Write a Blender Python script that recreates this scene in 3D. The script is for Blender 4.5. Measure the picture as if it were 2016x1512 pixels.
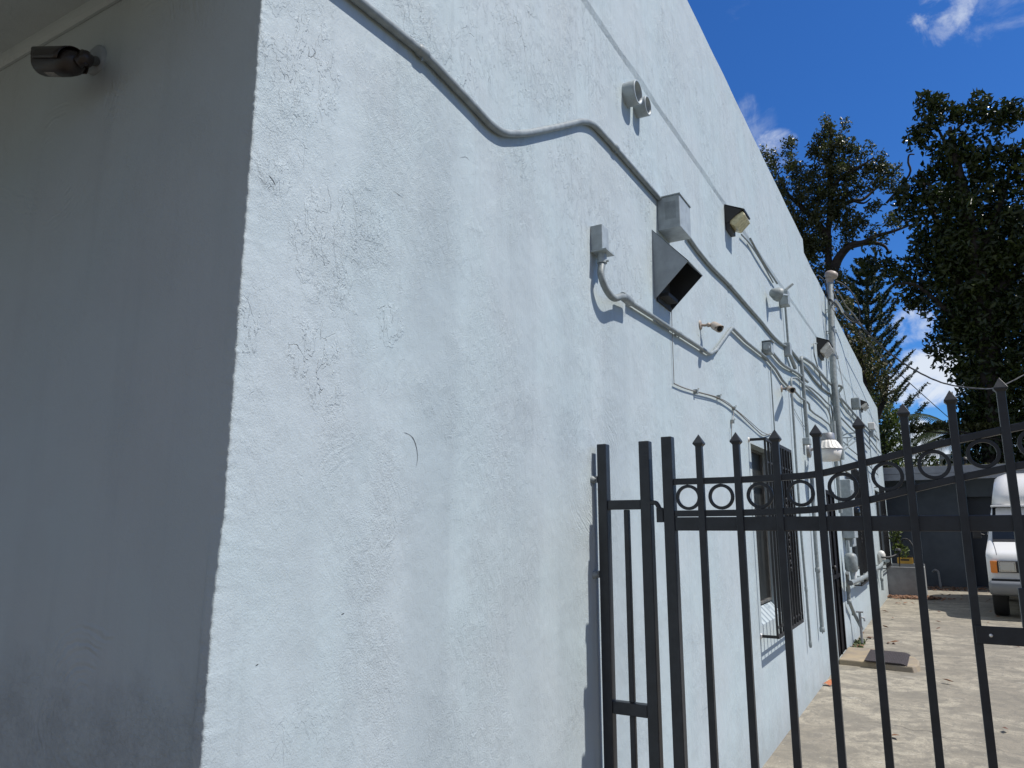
import bpy, math, random
import numpy as np
from mathutils import Vector, Matrix, noise
random.seed(7); rng = np.random.default_rng(11)
for o in list(bpy.data.objects): bpy.data.objects.remove(o)
S = bpy.context.scene; COL = S.collection

# ---------------------------------------------------------------- camera
F, PX0, PY0, EYE = 1440.0, 1008.0, 756.0, 1.6
CAMX = 1.2018
def nrm(v): return np.array(v, float)/np.linalg.norm(v)
_vy = nrm([1852-PX0, -(1036-PY0), -F]); _up = nrm([986-PX0, -(-6800-PY0), -F])
_up = nrm(_up-_up.dot(_vy)*_vy); _vx = np.cross(_vy, _up)
ROT = np.array([_vx, _vy, _up])
cam = bpy.data.cameras.new('camera'); camo = bpy.data.objects.new('camera', cam); COL.objects.link(camo)
m4 = Matrix.Identity(4)
for i in range(3):
    for j in range(3): m4[i][j] = ROT[i][j]
m4[0][3], m4[1][3], m4[2][3] = CAMX, 0.0, EYE
camo.matrix_world = m4
cam.sensor_width = 36; cam.lens = F/2016*36; cam.clip_start = .05; cam.clip_end = 3000
S.camera = camo
def ray(px, py): return ROT @ np.array([px-PX0, -(py-PY0), -F])
def W(px, py, x=0.0):                       # a photo point on the plane x = const (the side wall and what stands off it)
    d = ray(px, py); t = (x-CAMX)/d[0]; return Vector((x, t*d[1], EYE+t*d[2]))
def G(px, py, Y):                           # a photo point at distance Y down the alley
    d = ray(px, py); t = Y/d[1]; return Vector((CAMX+t*d[0], Y, EYE+t*d[2]))
def FL(px, py, z=0.0):                      # a photo point on the ground
    d = ray(px, py); t = (z-EYE)/d[2]; return Vector((CAMX+t*d[0], t*d[1], z))

# ---------------------------------------------------------------- node helpers
class NT:
    def __init__(s, tree): s.t = tree; s.t.nodes.clear()
    def n(s, kind, **kw):
        nd = s.t.nodes.new(kind)
        for k, v in kw.items(): setattr(nd, k, v)
        return nd
    def l(s, a, b): s.t.links.new(a, b)
    def put(s, sock, v):
        if hasattr(v, 'is_output') or isinstance(v, bpy.types.NodeSocket): s.l(v, sock)
        elif v is not None: sock.default_value = v
    def math(s, op, a, b=None, c=None, clamp=False):
        nd = s.n('ShaderNodeMath', operation=op, use_clamp=clamp)
        s.put(nd.inputs[0], a)
        if b is not None: s.put(nd.inputs[1], b)
        if c is not None: s.put(nd.inputs[2], c)
        return nd.outputs[0]
    def vmath(s, op, a, b=None):
        nd = s.n('ShaderNodeVectorMath', operation=op)
        s.put(nd.inputs[0], a)
        if b is not None: s.put(nd.inputs[1], b)
        return nd.outputs['Value'] if op in ('DOT_PRODUCT', 'LENGTH', 'DISTANCE') else nd.outputs[0]
    def noise(s, vec, scale, detail=4, rough=.55, dist=0.0):
        nd = s.n('ShaderNodeTexNoise'); s.put(nd.inputs['Vector'], vec)
        nd.inputs['Scale'].default_value = scale; nd.inputs['Detail'].default_value = detail
        nd.inputs['Roughness'].default_value = rough; nd.inputs['Distortion'].default_value = dist
        return nd.outputs['Fac']
    def ramp(s, f, stops):
        nd = s.n('ShaderNodeMapRange', interpolation_type='SMOOTHSTEP')
        s.put(nd.inputs[0], f)
        for i, v in enumerate(stops): nd.inputs[1+i].default_value = v
        return nd.outputs[0]
    def mapv(s, vec, scale=(1, 1, 1), loc=(0, 0, 0), rot=(0, 0, 0)):
        nd = s.n('ShaderNodeMapping'); s.put(nd.inputs[0], vec)
        nd.inputs['Scale'].default_value = scale; nd.inputs['Location'].default_value = loc; nd.inputs['Rotation'].default_value = rot
        return nd.outputs[0]
    def mix(s, f, a, b, blend='MIX'):
        nd = s.n('ShaderNodeMix', data_type='RGBA', blend_type=blend)
        s.put(nd.inputs[0], f); s.put(nd.inputs[6], a if not isinstance(a, tuple) else (*a[:3], 1)); s.put(nd.inputs[7], b if not isinstance(b, tuple) else (*b[:3], 1))
        return nd.outputs[2]

# ---------------------------------------------------------------- world, sun, exposure
sun_dir = Vector((1.0, .2, 1.62)).normalized()
elev = math.asin(sun_dir.z); azim = math.atan2(sun_dir.x, sun_dir.y)
world = bpy.data.worlds.new('World'); S.world = world; world.use_nodes = True
w = NT(world.node_tree)
sky = w.n('ShaderNodeTexSky', sky_type='NISHITA', sun_disc=False, sun_elevation=elev, sun_rotation=azim,
          altitude=0, air_density=1.0, dust_density=.35, ozone_density=3.2)
tc = w.n('ShaderNodeTexCoord'); dv = tc.outputs['Generated']
nz = w.noise(w.mapv(dv, (1, 1, 1.7)), 9, 8, .62, .35); nzf = w.noise(dv, 26, 6, .65, .6)
nzw = w.math('ADD', w.math('MULTIPLY', nz, .65), w.math('MULTIPLY', nzf, .35))
clouds = None
def blob(px, py, deg, soft, lo, hi, amt):
    global clouds
    c = nrm(ray(px, py)); d = w.vmath('DOT_PRODUCT', dv, tuple(c))
    m = w.ramp(d, (math.cos(math.radians(deg)), math.cos(math.radians(deg*soft)), 0, 1))
    f = w.math('ADD', nzw, w.math('MULTIPLY', w.math('SUBTRACT', m, 1.0), .35))
    f = w.math('MULTIPLY', w.ramp(f, (lo, hi, 0, 1)), amt)
    clouds = f if clouds is None else w.math('MAXIMUM', clouds, f)
blob(1848, 25, 3.4, .2, .44, .62, .62); blob(1935, 12, 4.2, .2, .50, .72, .30); blob(2010, 5, 4, .2, .48, .7, .3)
blob(1792, 640, 2.3, .25, .36, .56, .85); blob(1835, 735, 3.4, .25, .36, .56, .95); blob(1775, 765, 2.2, .25, .38, .56, .85)
blob(1530, 300, 2.6, .2, .40, .58, .6); blob(1800, 890, 3.4, .3, .34, .52, .95)
blob(1480, 240, 3, .2, .45, .7, .3); blob(1470, 40, 3, .2, .52, .75, .25)
blob(1300, 900, 14, .3, .40, .55, .85); blob(2400, 800, 20, .3, .42, .58, .85)
sk = w.n('ShaderNodeHueSaturation'); sk.inputs['Saturation'].default_value = 1.12; sk.inputs['Value'].default_value = 1.0
w.l(sky.outputs[0], sk.inputs['Color'])
tint = w.mix(1.0, sk.outputs[0], (.50, 1.0, 1.62), 'MULTIPLY')
colr = w.mix(clouds, tint, (9.2, 10.0, 11.2))
# grey clouds added to the unseen sky behind the camera, neutralising blue shade
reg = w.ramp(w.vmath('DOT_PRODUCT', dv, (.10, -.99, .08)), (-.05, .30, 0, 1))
fill_veil = w.ramp(w.noise(w.mapv(dv, (1, 1, 2.0)), 3.2, 7, .6, .3), (.36, .60, .25, .9))
colr = w.mix(w.math('MULTIPLY', reg, fill_veil), colr, (4.3, 4.0, 3.8))
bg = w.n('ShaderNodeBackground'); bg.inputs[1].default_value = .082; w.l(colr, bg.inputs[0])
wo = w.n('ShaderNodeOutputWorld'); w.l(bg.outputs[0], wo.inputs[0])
sl = bpy.data.lights.new('sun', 'SUN'); sl.energy = 5.0; sl.angle = math.radians(.53); sl.color = (1, .955, .89)
so = bpy.data.objects.new('sun', sl); COL.objects.link(so); so.location = (20, 5, 30)
so.rotation_euler = sun_dir.to_track_quat('Z', 'Y').to_euler()
S.view_settings.view_transform = 'Standard'; S.view_settings.look = 'None'; S.view_settings.gamma = 1
S.view_settings.exposure = .0
S.render.engine = 'CYCLES'; S.cycles.max_bounces = 5; S.cycles.diffuse_bounces = 3; S.cycles.glossy_bounces = 2; S.cycles.transmission_bounces = 3

# ---------------------------------------------------------------- materials
MAT = {}
def mat(name, color, rough=.6, metal=0., var=.0, vscale=8, bump=0., bscale=60, spec=.5, color2=None, trans=0.):
    m = bpy.data.materials.new(name); m.use_nodes = True; t = NT(m.node_tree)
    b = t.n('ShaderNodeBsdfPrincipled'); o = t.n('ShaderNodeOutputMaterial'); t.l(b.outputs[0], o.inputs[0])
    tcn = t.n('ShaderNodeTexCoord'); v = tcn.outputs['Object']
    if var or color2:
        nz = t.ramp(t.noise(v, vscale, 5, .6), (.35, .65, 0, 1))
        c2 = color2 or tuple(c*(1-var) for c in color)
        t.l(t.mix(nz, color, c2), b.inputs['Base Color'])
    else: b.inputs['Base Color'].default_value = (*color, 1)
    b.inputs['Roughness'].default_value = rough; b.inputs['Metallic'].default_value = metal
    b.inputs['Specular IOR Level'].default_value = spec
    if trans: b.inputs['Transmission Weight'].default_value = trans
    if bump:
        bn = t.n('ShaderNodeBump'); bn.inputs['Distance'].default_value = bump; t.l(t.noise(v, bscale, 3), bn.inputs['Height']); t.l(bn.outputs[0], b.inputs['Normal'])
    MAT[name] = m; return m

def wall_material(name, sunlit_wear=1.0):
    m = bpy.data.materials.new(name); m.use_nodes = True; t = NT(m.node_tree)
    b = t.n('ShaderNodeBsdfPrincipled'); o = t.n('ShaderNodeOutputMaterial'); t.l(b.outputs[0], o.inputs[0])
    geo = t.n('ShaderNodeNewGeometry'); P = geo.outputs['Position']
    # stucco grain, trowel undulation
    mm = t.mapv(P, (1, 1, .55), rot=(math.radians(-38), 0, 0))
    grain = t.noise(P, 210, 5, .68); mid = t.noise(mm, 48, 5, .6, .6); big = t.noise(P, 5, 3, .5)
    roughmask = t.ramp(t.noise(P, 2.3, 3, .5), (.42, .62, .4, 1))
    h = t.math('ADD', t.math('MULTIPLY', t.math('MULTIPLY', grain, roughmask), .0030), t.math('MULTIPLY', t.math('MULTIPLY', mid, roughmask), .0042))
    h = t.math('ADD', h, t.math('MULTIPLY', big, .008))
    if name == 'front_paint':
        sz = t.n('ShaderNodeSeparateXYZ'); t.l(P, sz.inputs[0])
        lw = t.ramp(t.math('ADD', sz.outputs[2], t.math('MULTIPLY', t.noise(P, 3.5, 5, .6), .9)), (1.55, 1.85, 1, 0))
        h = t.math('ADD', t.math('MULTIPLY', h, .45), t.math('MULTIPLY', t.math('MULTIPLY', t.noise(P, 75, 5, .7, .5), lw), .006))
    # flaked paint: stepped plateaus and curling cracks inside patches
    patch = t.ramp(t.noise(t.mapv(P, (1, 1, 1)), 1.7, 3, .6), (.50, .60, 0, 1))
    if name == 'wall_paint':
        spot = None
        for (sx_, sy_, sr_) in ((650, 480, .17), (720, 440, .12), (590, 150, .15), (620, 700, .10), (640, 760, .08), (620, 110, .12), (820, 40, .15), (900, 130, .14), (1010, 60, .2), (1090, 160, .25), (1120, 330, .25), (1030, 300, .12), (770, 640, .07), (540, 340, .06), (1150, 90, .3), (1260, 330, .3), (1240, 560, .25), (480, 640, .08), (760, 1040, .06), (1200, 440, .2), (600, 1450, .12)):
            d_ = t.ramp(t.vmath('DISTANCE', P, tuple(W(sx_, sy_))), (sr_*.35, sr_*1.25, 1, 0)); spot = d_ if spot is None else t.math('MAXIMUM', spot, d_)
        spot = t.ramp(t.math('ADD', spot, t.math('MULTIPLY', t.math('SUBTRACT', t.noise(P, 11, 5, .7), .5), 2.2)), (.25, .95, 0, .9))
        spq = t.n('ShaderNodeSeparateXYZ'); t.l(P, spq.inputs[0]); patch = t.math('MAXIMUM', spot, t.math('MULTIPLY', patch, t.ramp(spq.outputs[2], (2.3, 3.2, .22, .8))))
    patch2 = t.ramp(t.noise(t.mapv(P, loc=(3, 7, 2)), 4.5, 4, .6), (.53, .62, 0, 1))
    spz = t.n('ShaderNodeSeparateXYZ'); t.l(P, spz.inputs[0]); pm = t.math('MULTIPLY', t.math('MAXIMUM', patch, t.math('MULTIPLY', patch2, .22)), t.math('MULTIPLY', t.ramp(spz.outputs[2], (1.2, 2.1, .3, 1)), sunlit_wear))
    fl = t.noise(t.mapv(P, (1, 1.5, .8), loc=(1, 2, 3), rot=(math.radians(30), 0, 0)), 15, 5, .55, .3)
    plate = t.ramp(fl, (.495, .51, 0, 1)); plate2 = t.ramp(fl, (.575, .585, 0, 1)); plate3 = t.ramp(fl, (.43, .438, 0, 1))
    pl = t.math('ADD', plate, plate2)
    h = t.math('ADD', h, t.math('MULTIPLY', t.math('MULTIPLY', pl, pm), .0017))
    vo = t.n('ShaderNodeTexVoronoi', feature='DISTANCE_TO_EDGE'); vo.inputs['Scale'].default_value = 15
    wob = t.n('ShaderNodeTexNoise'); wob.inputs['Scale'].default_value = 14; wob.inputs['Detail'].default_value = 5; t.l(P, wob.inputs['Vector'])
    vadd = t.vmath('ADD', t.mapv(P, (1, 1.25, .75), rot=(math.radians(35), 0, 0)), t.vmath('SCALE', wob.outputs['Color'])); vadd.node.inputs[1].default_value = (0, 0, 0)
    sc_node = vadd.node.inputs[1].links[0].from_node if vadd.node.inputs[1].links else None
    if sc_node: sc_node.inputs['Scale'].default_value = .06
    t.l(vadd, vo.inputs['Vector'])
    crack = t.ramp(vo.outputs['Distance'], (.0, .02, 1, 0))
    gate_ = t.ramp(t.noise(t.mapv(P, loc=(5, 1, 9)), 11, 4, .6), (.55, .62, 0, 1))
    cr = t.math('MULTIPLY', t.math('MULTIPLY', crack, gate_), pm)
    h = t.math('SUBTRACT', h, t.math('MULTIPLY', cr, .0028))
    # plasterer's arcs swept with a brush
    for (c, rmin, rmax, amp) in SWIRL[name]:
        d = t.vmath('DISTANCE', P, tuple(c))
        dd = t.math('ADD', d, t.math('MULTIPLY', t.noise(P, 5, 3), .10))
        wv = t.math('SINE', t.math('MULTIPLY', dd, 420.0))
        wv = t.math('ADD', wv, t.math('SINE', t.math('MULTIPLY', dd, 263.0)))
        ms = t.math('MULTIPLY', t.ramp(d, (rmin, rmin*1.3+.02, 0, 1)), t.ramp(d, (rmax*.75, rmax, 1, 0)))
        ms = t.math('MULTIPLY', ms, t.ramp(t.noise(P, 4.5, 3), (.49, .60, 0, 1)))
        h = t.math('ADD', h, t.math('MULTIPLY', t.math('MULTIPLY', wv, ms), amp))
    bn = t.n('ShaderNodeBump'); bn.inputs['Distance'].default_value = 1.0; bn.inputs['Strength'].default_value = 1.0
    t.l(h, bn.inputs['Height']); t.l(bn.outputs[0], b.inputs['Normal'])
    # colour: pale blue grey with patches of another batch of paint, runs of grime, chips in the cracks
    f1 = t.ramp(t.noise(P, 1.5, 4, .55), (.35, .65, 0, 1)); f2 = t.ramp(t.noise(t.mapv(P, loc=(9, 4, 1)), 3.2, 4, .6), (.45, .62, 0, 1))
    c = t.mix(f1, (.445, .525, .548), (.460, .522, .545)); c = t.mix(t.math('MULTIPLY', f2, .30), c, (.42, .47, .49))
    run = t.ramp(t.noise(t.mapv(P, (6, 6, .45)), 1.6, 6, .62), (.48, .72, 0, 1))
    run2 = t.ramp(t.noise(t.mapv(P, (26, 26, .9)), 1.3, 5, .65), (.52, .72, 0, 1))
    sp = t.n('ShaderNodeSeparateXYZ'); t.l(P, sp.inputs[0])
    upm = t.ramp(sp.outputs[2], (1.5, 4.5, .35, 1))
    c = t.mix(t.math('MULTIPLY', t.math('MULTIPLY', run2, upm), .42*sunlit_wear), c, (.30, .345, .36))
    c = t.mix(t.math('MULTIPLY', run, .22), c, (.335, .385, .41))
    if name == 'wall_paint':
        band = None
        for (bx, by, bw, amt) in ((850, 900, .13, .55), (1035, 800, .10, .30), (1215, 750, .20, .45), (700, 900, .05, .2), (1110, 500, .12, .3)):
            yy_ = W(bx, by).y
            dd_ = t.math('ABSOLUTE', t.math('SUBTRACT', t.math('ADD', sp.outputs[1], t.math('MULTIPLY', t.math('SUBTRACT', t.noise(t.mapv(P, (1, 1, .8)), 2.2, 5, .6), .5), .35)), yy_))
            d_ = t.math('MULTIPLY', t.ramp(dd_, (bw*.3, bw*1.1, 1, 0)), amt); band = d_ if band is None else t.math('MAXIMUM', band, d_)
        band = t.math('MULTIPLY', band, t.ramp(sp.outputs[2], (2.5, 3.3, 1, .2)))
        c = t.mix(band, c, (.365, .425, .45))
    if name == 'front_paint':
        c = t.mix(t.math('MULTIPLY', lw, t.ramp(t.noise(P, 12, 5, .7), (.42, .6, .1, .40))), c, (.28, .32, .34))
    # grime splashed up from the ground, in blotches
    low = t.ramp(t.math('ADD', sp.outputs[2], t.math('MULTIPLY', t.noise(P, 5, 5, .6), .5)), (.22, .62, 1, 0))
    c = t.mix(t.math('MULTIPLY', low, .4), c, (.25, .26, .25))
    c = t.mix(t.math('MULTIPLY', cr, .40), c, (.14, .155, .16))
    t.l(c, b.inputs['Base Color']); b.inputs['Roughness'].default_value = .62; b.inputs['Specular IOR Level'].default_value = .35
    MAT[name] = m; return m
SWIRL = {'wall_paint': [(W(1180, 930), .10, .36, .0004), (W(640, 1500), .05, .22, .00018), (W(700, 1010), .05, .22, .00012), (W(1330, 1230), .08, .3, .0003), (W(850, 1200), .1, .25, .0001)],
         'front_paint': [(G(290, 80, .97), .05, .25, .0003), (G(110, 180, .97), .12, .42, .0003), (G(110, 330, .97), .04, .22, .0003), (G(160, 1420, .97), .05, .22, .0006)]}
wall_material('wall_paint', 1.0); wall_material('front_paint', .12)
mat('pipe_paint', (.27, .305, .31), .5, var=.25, vscale=25, bump=.0006, bscale=120)
mat('box_paint', (.36, .41, .43), .5, var=.2, vscale=20, bump=.0005, bscale=150)
mat('hood_paint', (.31, .35, .38), .5, var=.2, vscale=9, bump=.0006, bscale=90)
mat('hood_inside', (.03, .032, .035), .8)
mat('gate_paint', (.024, .028, .034), .42, var=.35, vscale=14, bump=.0006, bscale=70)
mat('grille_iron', (.022, .022, .022), .6, var=.3, vscale=20)
mat('bronze', (.02, .019, .018), .5)
mat('lens', (.75, .68, .42), .25, var=.3, vscale=30, bump=.003, bscale=180)
mat('lens_white', (.72, .70, .64), .25, var=.2, vscale=30, bump=.002, bscale=180)
mat('white_enamel', (.74, .72, .68), .35, var=.15, vscale=10)
mat('grey_metal', (.33, .34, .35), .45, .4, var=.25, vscale=14)
mat('cable_black', (.025, .025, .026), .6); mat('cable_grey', (.22, .215, .2), .6)
mat('camera_pale', (.42, .36, .30), .45, var=.2, vscale=40); mat('camera_dark', (.028, .021, .018), .4, var=.2, vscale=30)
mat('sticker', (.36, .35, .33), .6, color2=(.16, .16, .16), vscale=260)
mat('bolt', (.75, .75, .75), .3, .8)
mat('glass_dark', (.010, .013, .016), .08, spec=.3); mat('interior', (.02, .02, .02), .9)
mat('window_frame', (.16, .158, .145), .5, var=.3, vscale=18)
mat('screen_glass', (.018, .020, .020), .3, color2=(.034, .036, .035), vscale=5, spec=.3)
mat('door_dark', (.007, .007, .009), .7, spec=.2, var=.4, vscale=8)
mat('van_white', (.78, .78, .77), .22, var=.04, vscale=3); mat('van_black', (.015, .015, .016), .45); mat('tyre', (.018, .018, .018), .85)
mat('bumper_grey', (.20, .215, .235), .4); mat('amber', (.75, .22, .02), .2); mat('lamp_glass', (.55, .55, .52), .1, .6, bump=.003, bscale=60)
mat('chrome', (.7, .7, .7), .15, 1.)
mat('rear_wall', (.085, .105, .13), .7, var=.2, vscale=2, bump=.003, bscale=60); mat('fascia', (.28, .30, .33), .6, var=.15, vscale=5); mat('rear_door', (.02, .03, .045), .5)
mat('roof_felt', (.07, .07, .065), .95, var=.4, vscale=6)
mat('planter_paint', (.30, .31, .32), .7, var=.18, vscale=6, bump=.002, bscale=60)
mat('bark', (.055, .045, .037), .9, var=.5, vscale=6, bump=.01, bscale=20)
mat('rubber_mat', (.035, .028, .030), .8, color2=(.055, .046, .048), vscale=40, bump=.003, bscale=90)
mat('dry_leaf', (.24, .12, .06), .7, color2=(.10, .05, .03), vscale=9)
mat('yellow_case', (.62, .36, .06), .5, var=.2); mat('weed', (.07, .10, .03), .7)
mat('asphalt', (.155, .13, .095), .9, var=.3, vscale=3, bump=.003, bscale=80)
def leafmat(name, a, b, rough, trans=.25, sc=1.3, spec=.5):
    m = bpy.data.materials.new(name); m.use_nodes = True; t = NT(m.node_tree)
    p = t.n('ShaderNodeBsdfPrincipled'); o = t.n('ShaderNodeOutputMaterial')
    P = t.n('ShaderNodeNewGeometry')
    f = t.ramp(t.noise(P.outputs['Position'], sc, 3), (.35, .65, 0, 1))
    f = t.math('ADD', t.math('MULTIPLY', f, .55), t.math('MULTIPLY', P.outputs['Random Per Island'], .45))
    c = t.mix(f, a, b); t.l(c, p.inputs['Base Color']); p.inputs['Roughness'].default_value = rough; p.inputs['Specular IOR Level'].default_value = spec
    tr = t.n('ShaderNodeBsdfTranslucent'); t.l(t.mix(.5, c, (.10, .16, .02)), tr.inputs[0])
    mx = t.n('ShaderNodeMixShader'); mx.inputs[0].default_value = trans; t.l(p.outputs[0], mx.inputs[1]); t.l(tr.outputs[0], mx.inputs[2]); t.l(mx.outputs[0], o.inputs[0])
    MAT[name] = m
leafmat('leaf_broad', (.014, .026, .008), (.056, .074, .020), .26, .06, spec=.32)
leafmat('leaf_oak', (.035, .048, .016), (.115, .120, .045), .38, .2)
leafmat('leaf_vine', (.060, .055, .022), (.12, .11, .04), .5, .2)
leafmat('leaf_green', (.05, .08, .015), (.11, .14, .03), .45, .25)
leafmat('leaf_pine', (.016, .036, .014), (.040, .065, .022), .55, .1)
leafmat('leaf_palm', (.016, .028, .010), (.045, .06, .02), .65, .10, spec=.15)

def ground_material():
    m = bpy.data.materials.new('concrete'); m.use_nodes = True; t = NT(m.node_tree)
    b = t.n('ShaderNodeBsdfPrincipled'); o = t.n('ShaderNodeOutputMaterial'); t.l(b.outputs[0], o.inputs[0])
    P = t.n('ShaderNodeNewGeometry').outputs['Position']
    a = t.ramp(t.noise(P, .9, 7, .68, .8), (.40, .60, 0, 1)); s = t.ramp(t.noise(t.mapv(P, (1, 1.2, 1), loc=(4, 2, 0)), 2.6, 6, .68, .8), (.42, .62, 0, 1))
    c = t.mix(a, (.28, .248, .19), (.43, .385, .295)); c = t.mix(t.math('MULTIPLY', s, .85), c, (.20, .18, .14))
    s3 = t.ramp(t.noise(t.mapv(P, (1.6, 1, 1), loc=(1, 7, 0)), 7, 7, .72, 1.0), (.45, .65, 0, 1)); c = t.mix(t.math('MULTIPLY', s3, .7), c, (.165, .15, .122))
    wht = t.ramp(t.noise(t.mapv(P, (1, 2.2, 1), loc=(8, 3, 0)), 3.4, 6, .7, .6), (.62, .70, 0, 1)); c = t.mix(t.math('MULTIPLY', wht, .6), c, (.55, .53, .47))
    sp = t.ramp(t.noise(P, 70, 4, .75), (.38, .62, 0, 1)); c = t.mix(t.math('MULTIPLY', sp, .5), c, (.15, .14, .12))
    sp2 = t.ramp(t.noise(P, 30, 3, .7), (.66, .70, 0, 1)); c = t.mix(t.math('MULTIPLY', sp2, .5), c, (.6, .58, .5))
    vo = t.n('ShaderNodeTexVoronoi', feature='DISTANCE_TO_EDGE'); vo.inputs['Scale'].default_value = .38
    nn = t.n('ShaderNodeTexNoise'); nn.inputs['Scale'].default_value = 2.2; nn.inputs['Detail'].default_value = 6; t.l(P, nn.inputs['Vector'])
    ad = t.vmath('ADD', P, nn.outputs['Color']); t.l(ad, vo.inputs['Vector'])
    cr = t.ramp(vo.outputs['Distance'], (0, .008, 1, 0)); cr = t.math('MULTIPLY', cr, t.ramp(t.noise(P, .8, 3), (.55, .62, 0, 1))); c = t.mix(t.math('MULTIPLY', cr, .6), c, (.10, .09, .075))
    t.l(c, b.inputs['Base Color']); b.inputs['Roughness'].default_value = .85
    h = t.math('SUBTRACT', t.math('ADD', t.math('MULTIPLY', t.noise(P, 90, 5, .7), .003), t.math('MULTIPLY', t.noise(P, 9, 4), .004)), t.math('MULTIPLY', cr, .006))
    bn = t.n('ShaderNodeBump'); bn.inputs['Distance'].default_value = 1; t.l(h, bn.inputs['Height']); t.l(bn.outputs[0], b.inputs['Normal'])
    MAT['concrete'] = m
ground_material()
mat('earth', (.16, .14, .09), .95, color2=(.08, .10, .04), vscale=.6)
mat('step_concrete', (.36, .29, .19), .85, color2=(.26, .22, .17), vscale=5, bump=.004, bscale=50)

# ---------------------------------------------------------------- mesh builder
class MB:
    def __init__(s): s.v = []; s.f = []; s.s = []
    def add(s, vs, fs, smooth=False):
        k = len(s.v); s.v += [tuple(v) for v in vs]; s.f += [tuple(i+k for i in f) for f in fs]; s.s += [smooth]*len(fs); return s
    def box(s, a, b):
        x0, y0, z0 = [min(a[i], b[i]) for i in range(3)]; x1, y1, z1 = [max(a[i], b[i]) for i in range(3)]
        return s.add([(x0,y0,z0),(x1,y0,z0),(x1,y1,z0),(x0,y1,z0),(x0,y0,z1),(x1,y0,z1),(x1,y1,z1),(x0,y1,z1)],
                     [(0,3,2,1),(4,5,6,7),(0,1,5,4),(1,2,6,5),(2,3,7,6),(3,0,4,7)])
    def bar(s, p, q, w, h, up=(0, 0, 1)):
        p, q = Vector(p), Vector(q); d = (q-p).normalized(); u = Vector(up)
        if abs(d.dot(u)) > .97: u = Vector((0, 1, 0))
        a = d.cross(u).normalized(); b = a.cross(d).normalized(); vs = []
        for c in (p, q):
            for i, j in ((-1,-1),(1,-1),(1,1),(-1,1)): vs.append(c+a*(i*w/2)+b*(j*h/2))
        return s.add(vs, [(3,2,1,0),(4,5,6,7),(0,1,5,4),(1,2,6,5),(2,3,7,6),(3,0,4,7)])
    def tube(s, pts, r, seg=10, caps=True):
        pts = [Vector(p) for p in pts]; n = len(pts); rr = r if isinstance(r, (list, tuple)) else [r]*n
        prev = None; vs = []
        for i, p in enumerate(pts):
            d = (pts[min(i+1, n-1)]-pts[max(i-1, 0)])
            if d.length < 1e-9: d = Vector((0, 0, 1))
            d.normalize()
            if prev is None:
                a = d.cross(Vector((0, 0, 1)));  a = d.cross(Vector((0, 1, 0))) if a.length < .1 else a
            else: a = prev-d*prev.dot(d)
            a.normalize(); prev = a; b = d.cross(a)
            for k in range(seg):
                t = 2*math.pi*k/seg; vs.append(p+(a*math.cos(t)+b*math.sin(t))*rr[i])
        fs = [(i*seg+k, i*seg+(k+1) % seg, (i+1)*seg+(k+1) % seg, (i+1)*seg+k) for i in range(n-1) for k in range(seg)]
        s.add(vs, fs, True)
        if caps: s.add(vs[:seg], [tuple(range(seg))[::-1]]); s.add(vs[-seg:], [tuple(range(seg))])
        return s
    def lathe(s, p, axis, prof, seg=24, up=None):       # prof: (distance along axis, radius)
        p = Vector(p); d = Vector(axis).normalized(); a = d.cross(Vector((0, 0, 1)))
        if a.length < .1: a = d.cross(Vector((0, 1, 0)))
        a.normalize(); b = d.cross(a); vs = []
        for (t, r) in prof:
            for k in range(seg):
                an = 2*math.pi*k/seg; vs.append(p+d*t+(a*math.cos(an)+b*math.sin(an))*max(r, 1e-4))
        n = len(prof)
        return s.add(vs, [(i*seg+k, i*seg+(k+1) % seg, (i+1)*seg+(k+1) % seg, (i+1)*seg+k) for i in range(n-1) for k in range(seg)], True)
    def prism(s, poly, axis, a, b):                     # polygon in the two other axes pushed along axis from a to b
        def mk(u, v, t): return {'x': (t, u, v), 'y': (u, t, v), 'z': (u, v, t)}[axis]
        n = len(poly); vs = [mk(u, v, a) for u, v in poly]+[mk(u, v, b) for u, v in poly]
        return s.add(vs, [tuple(range(n)), tuple(range(2*n-1, n-1, -1))]+[(i, i+n, (i+1) % n+n, (i+1) % n) for i in range(n)])
    def quad(s, a, b, c, d): return s.add([a, b, c, d], [(0, 1, 2, 3)])
    def build(s, name, material, parent=None, loc=None, bevel=0, sub=None):
        base = loc if loc is not None else (Vector(parent['_base']) if parent is not None else Vector((0, 0, 0)))
        base = Vector(base)
        me = bpy.data.meshes.new(name); me.from_pydata([tuple(Vector(v)-base) for v in s.v], [], s.f)
        me.polygons.foreach_set('use_smooth', s.s); me.validate(); me.update()
        import bmesh
        bm = bmesh.new(); bm.from_mesh(me); bmesh.ops.recalc_face_normals(bm, faces=bm.faces); bm.to_mesh(me); bm.free()
        me.materials.append(MAT[material])
        o = bpy.data.objects.new(name, me); COL.objects.link(o)
        if parent is not None: o.parent = parent; o['_base'] = tuple(base)
        else: o.location = base; o['_base'] = tuple(base)
        if bevel:
            md = o.modifiers.new('bevel', 'BEVEL'); md.width = bevel; md.segments = 2; md.limit_method = 'ANGLE'; md.angle_limit = math.radians(50)
        return o
def tag(o, label=None, cat=None, group=None, kind=None):
    if label: o['label'] = label
    if cat: o['category'] = cat
    if group: o['group'] = group
    if kind: o['kind'] = kind
    return o
def thing(name, loc, label, cat, group=None):
    e = bpy.data.objects.new(name, None); COL.objects.link(e); e.location = loc; e['_base'] = tuple(loc); e.empty_display_size = .1
    return tag(e, label, cat, group)
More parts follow.
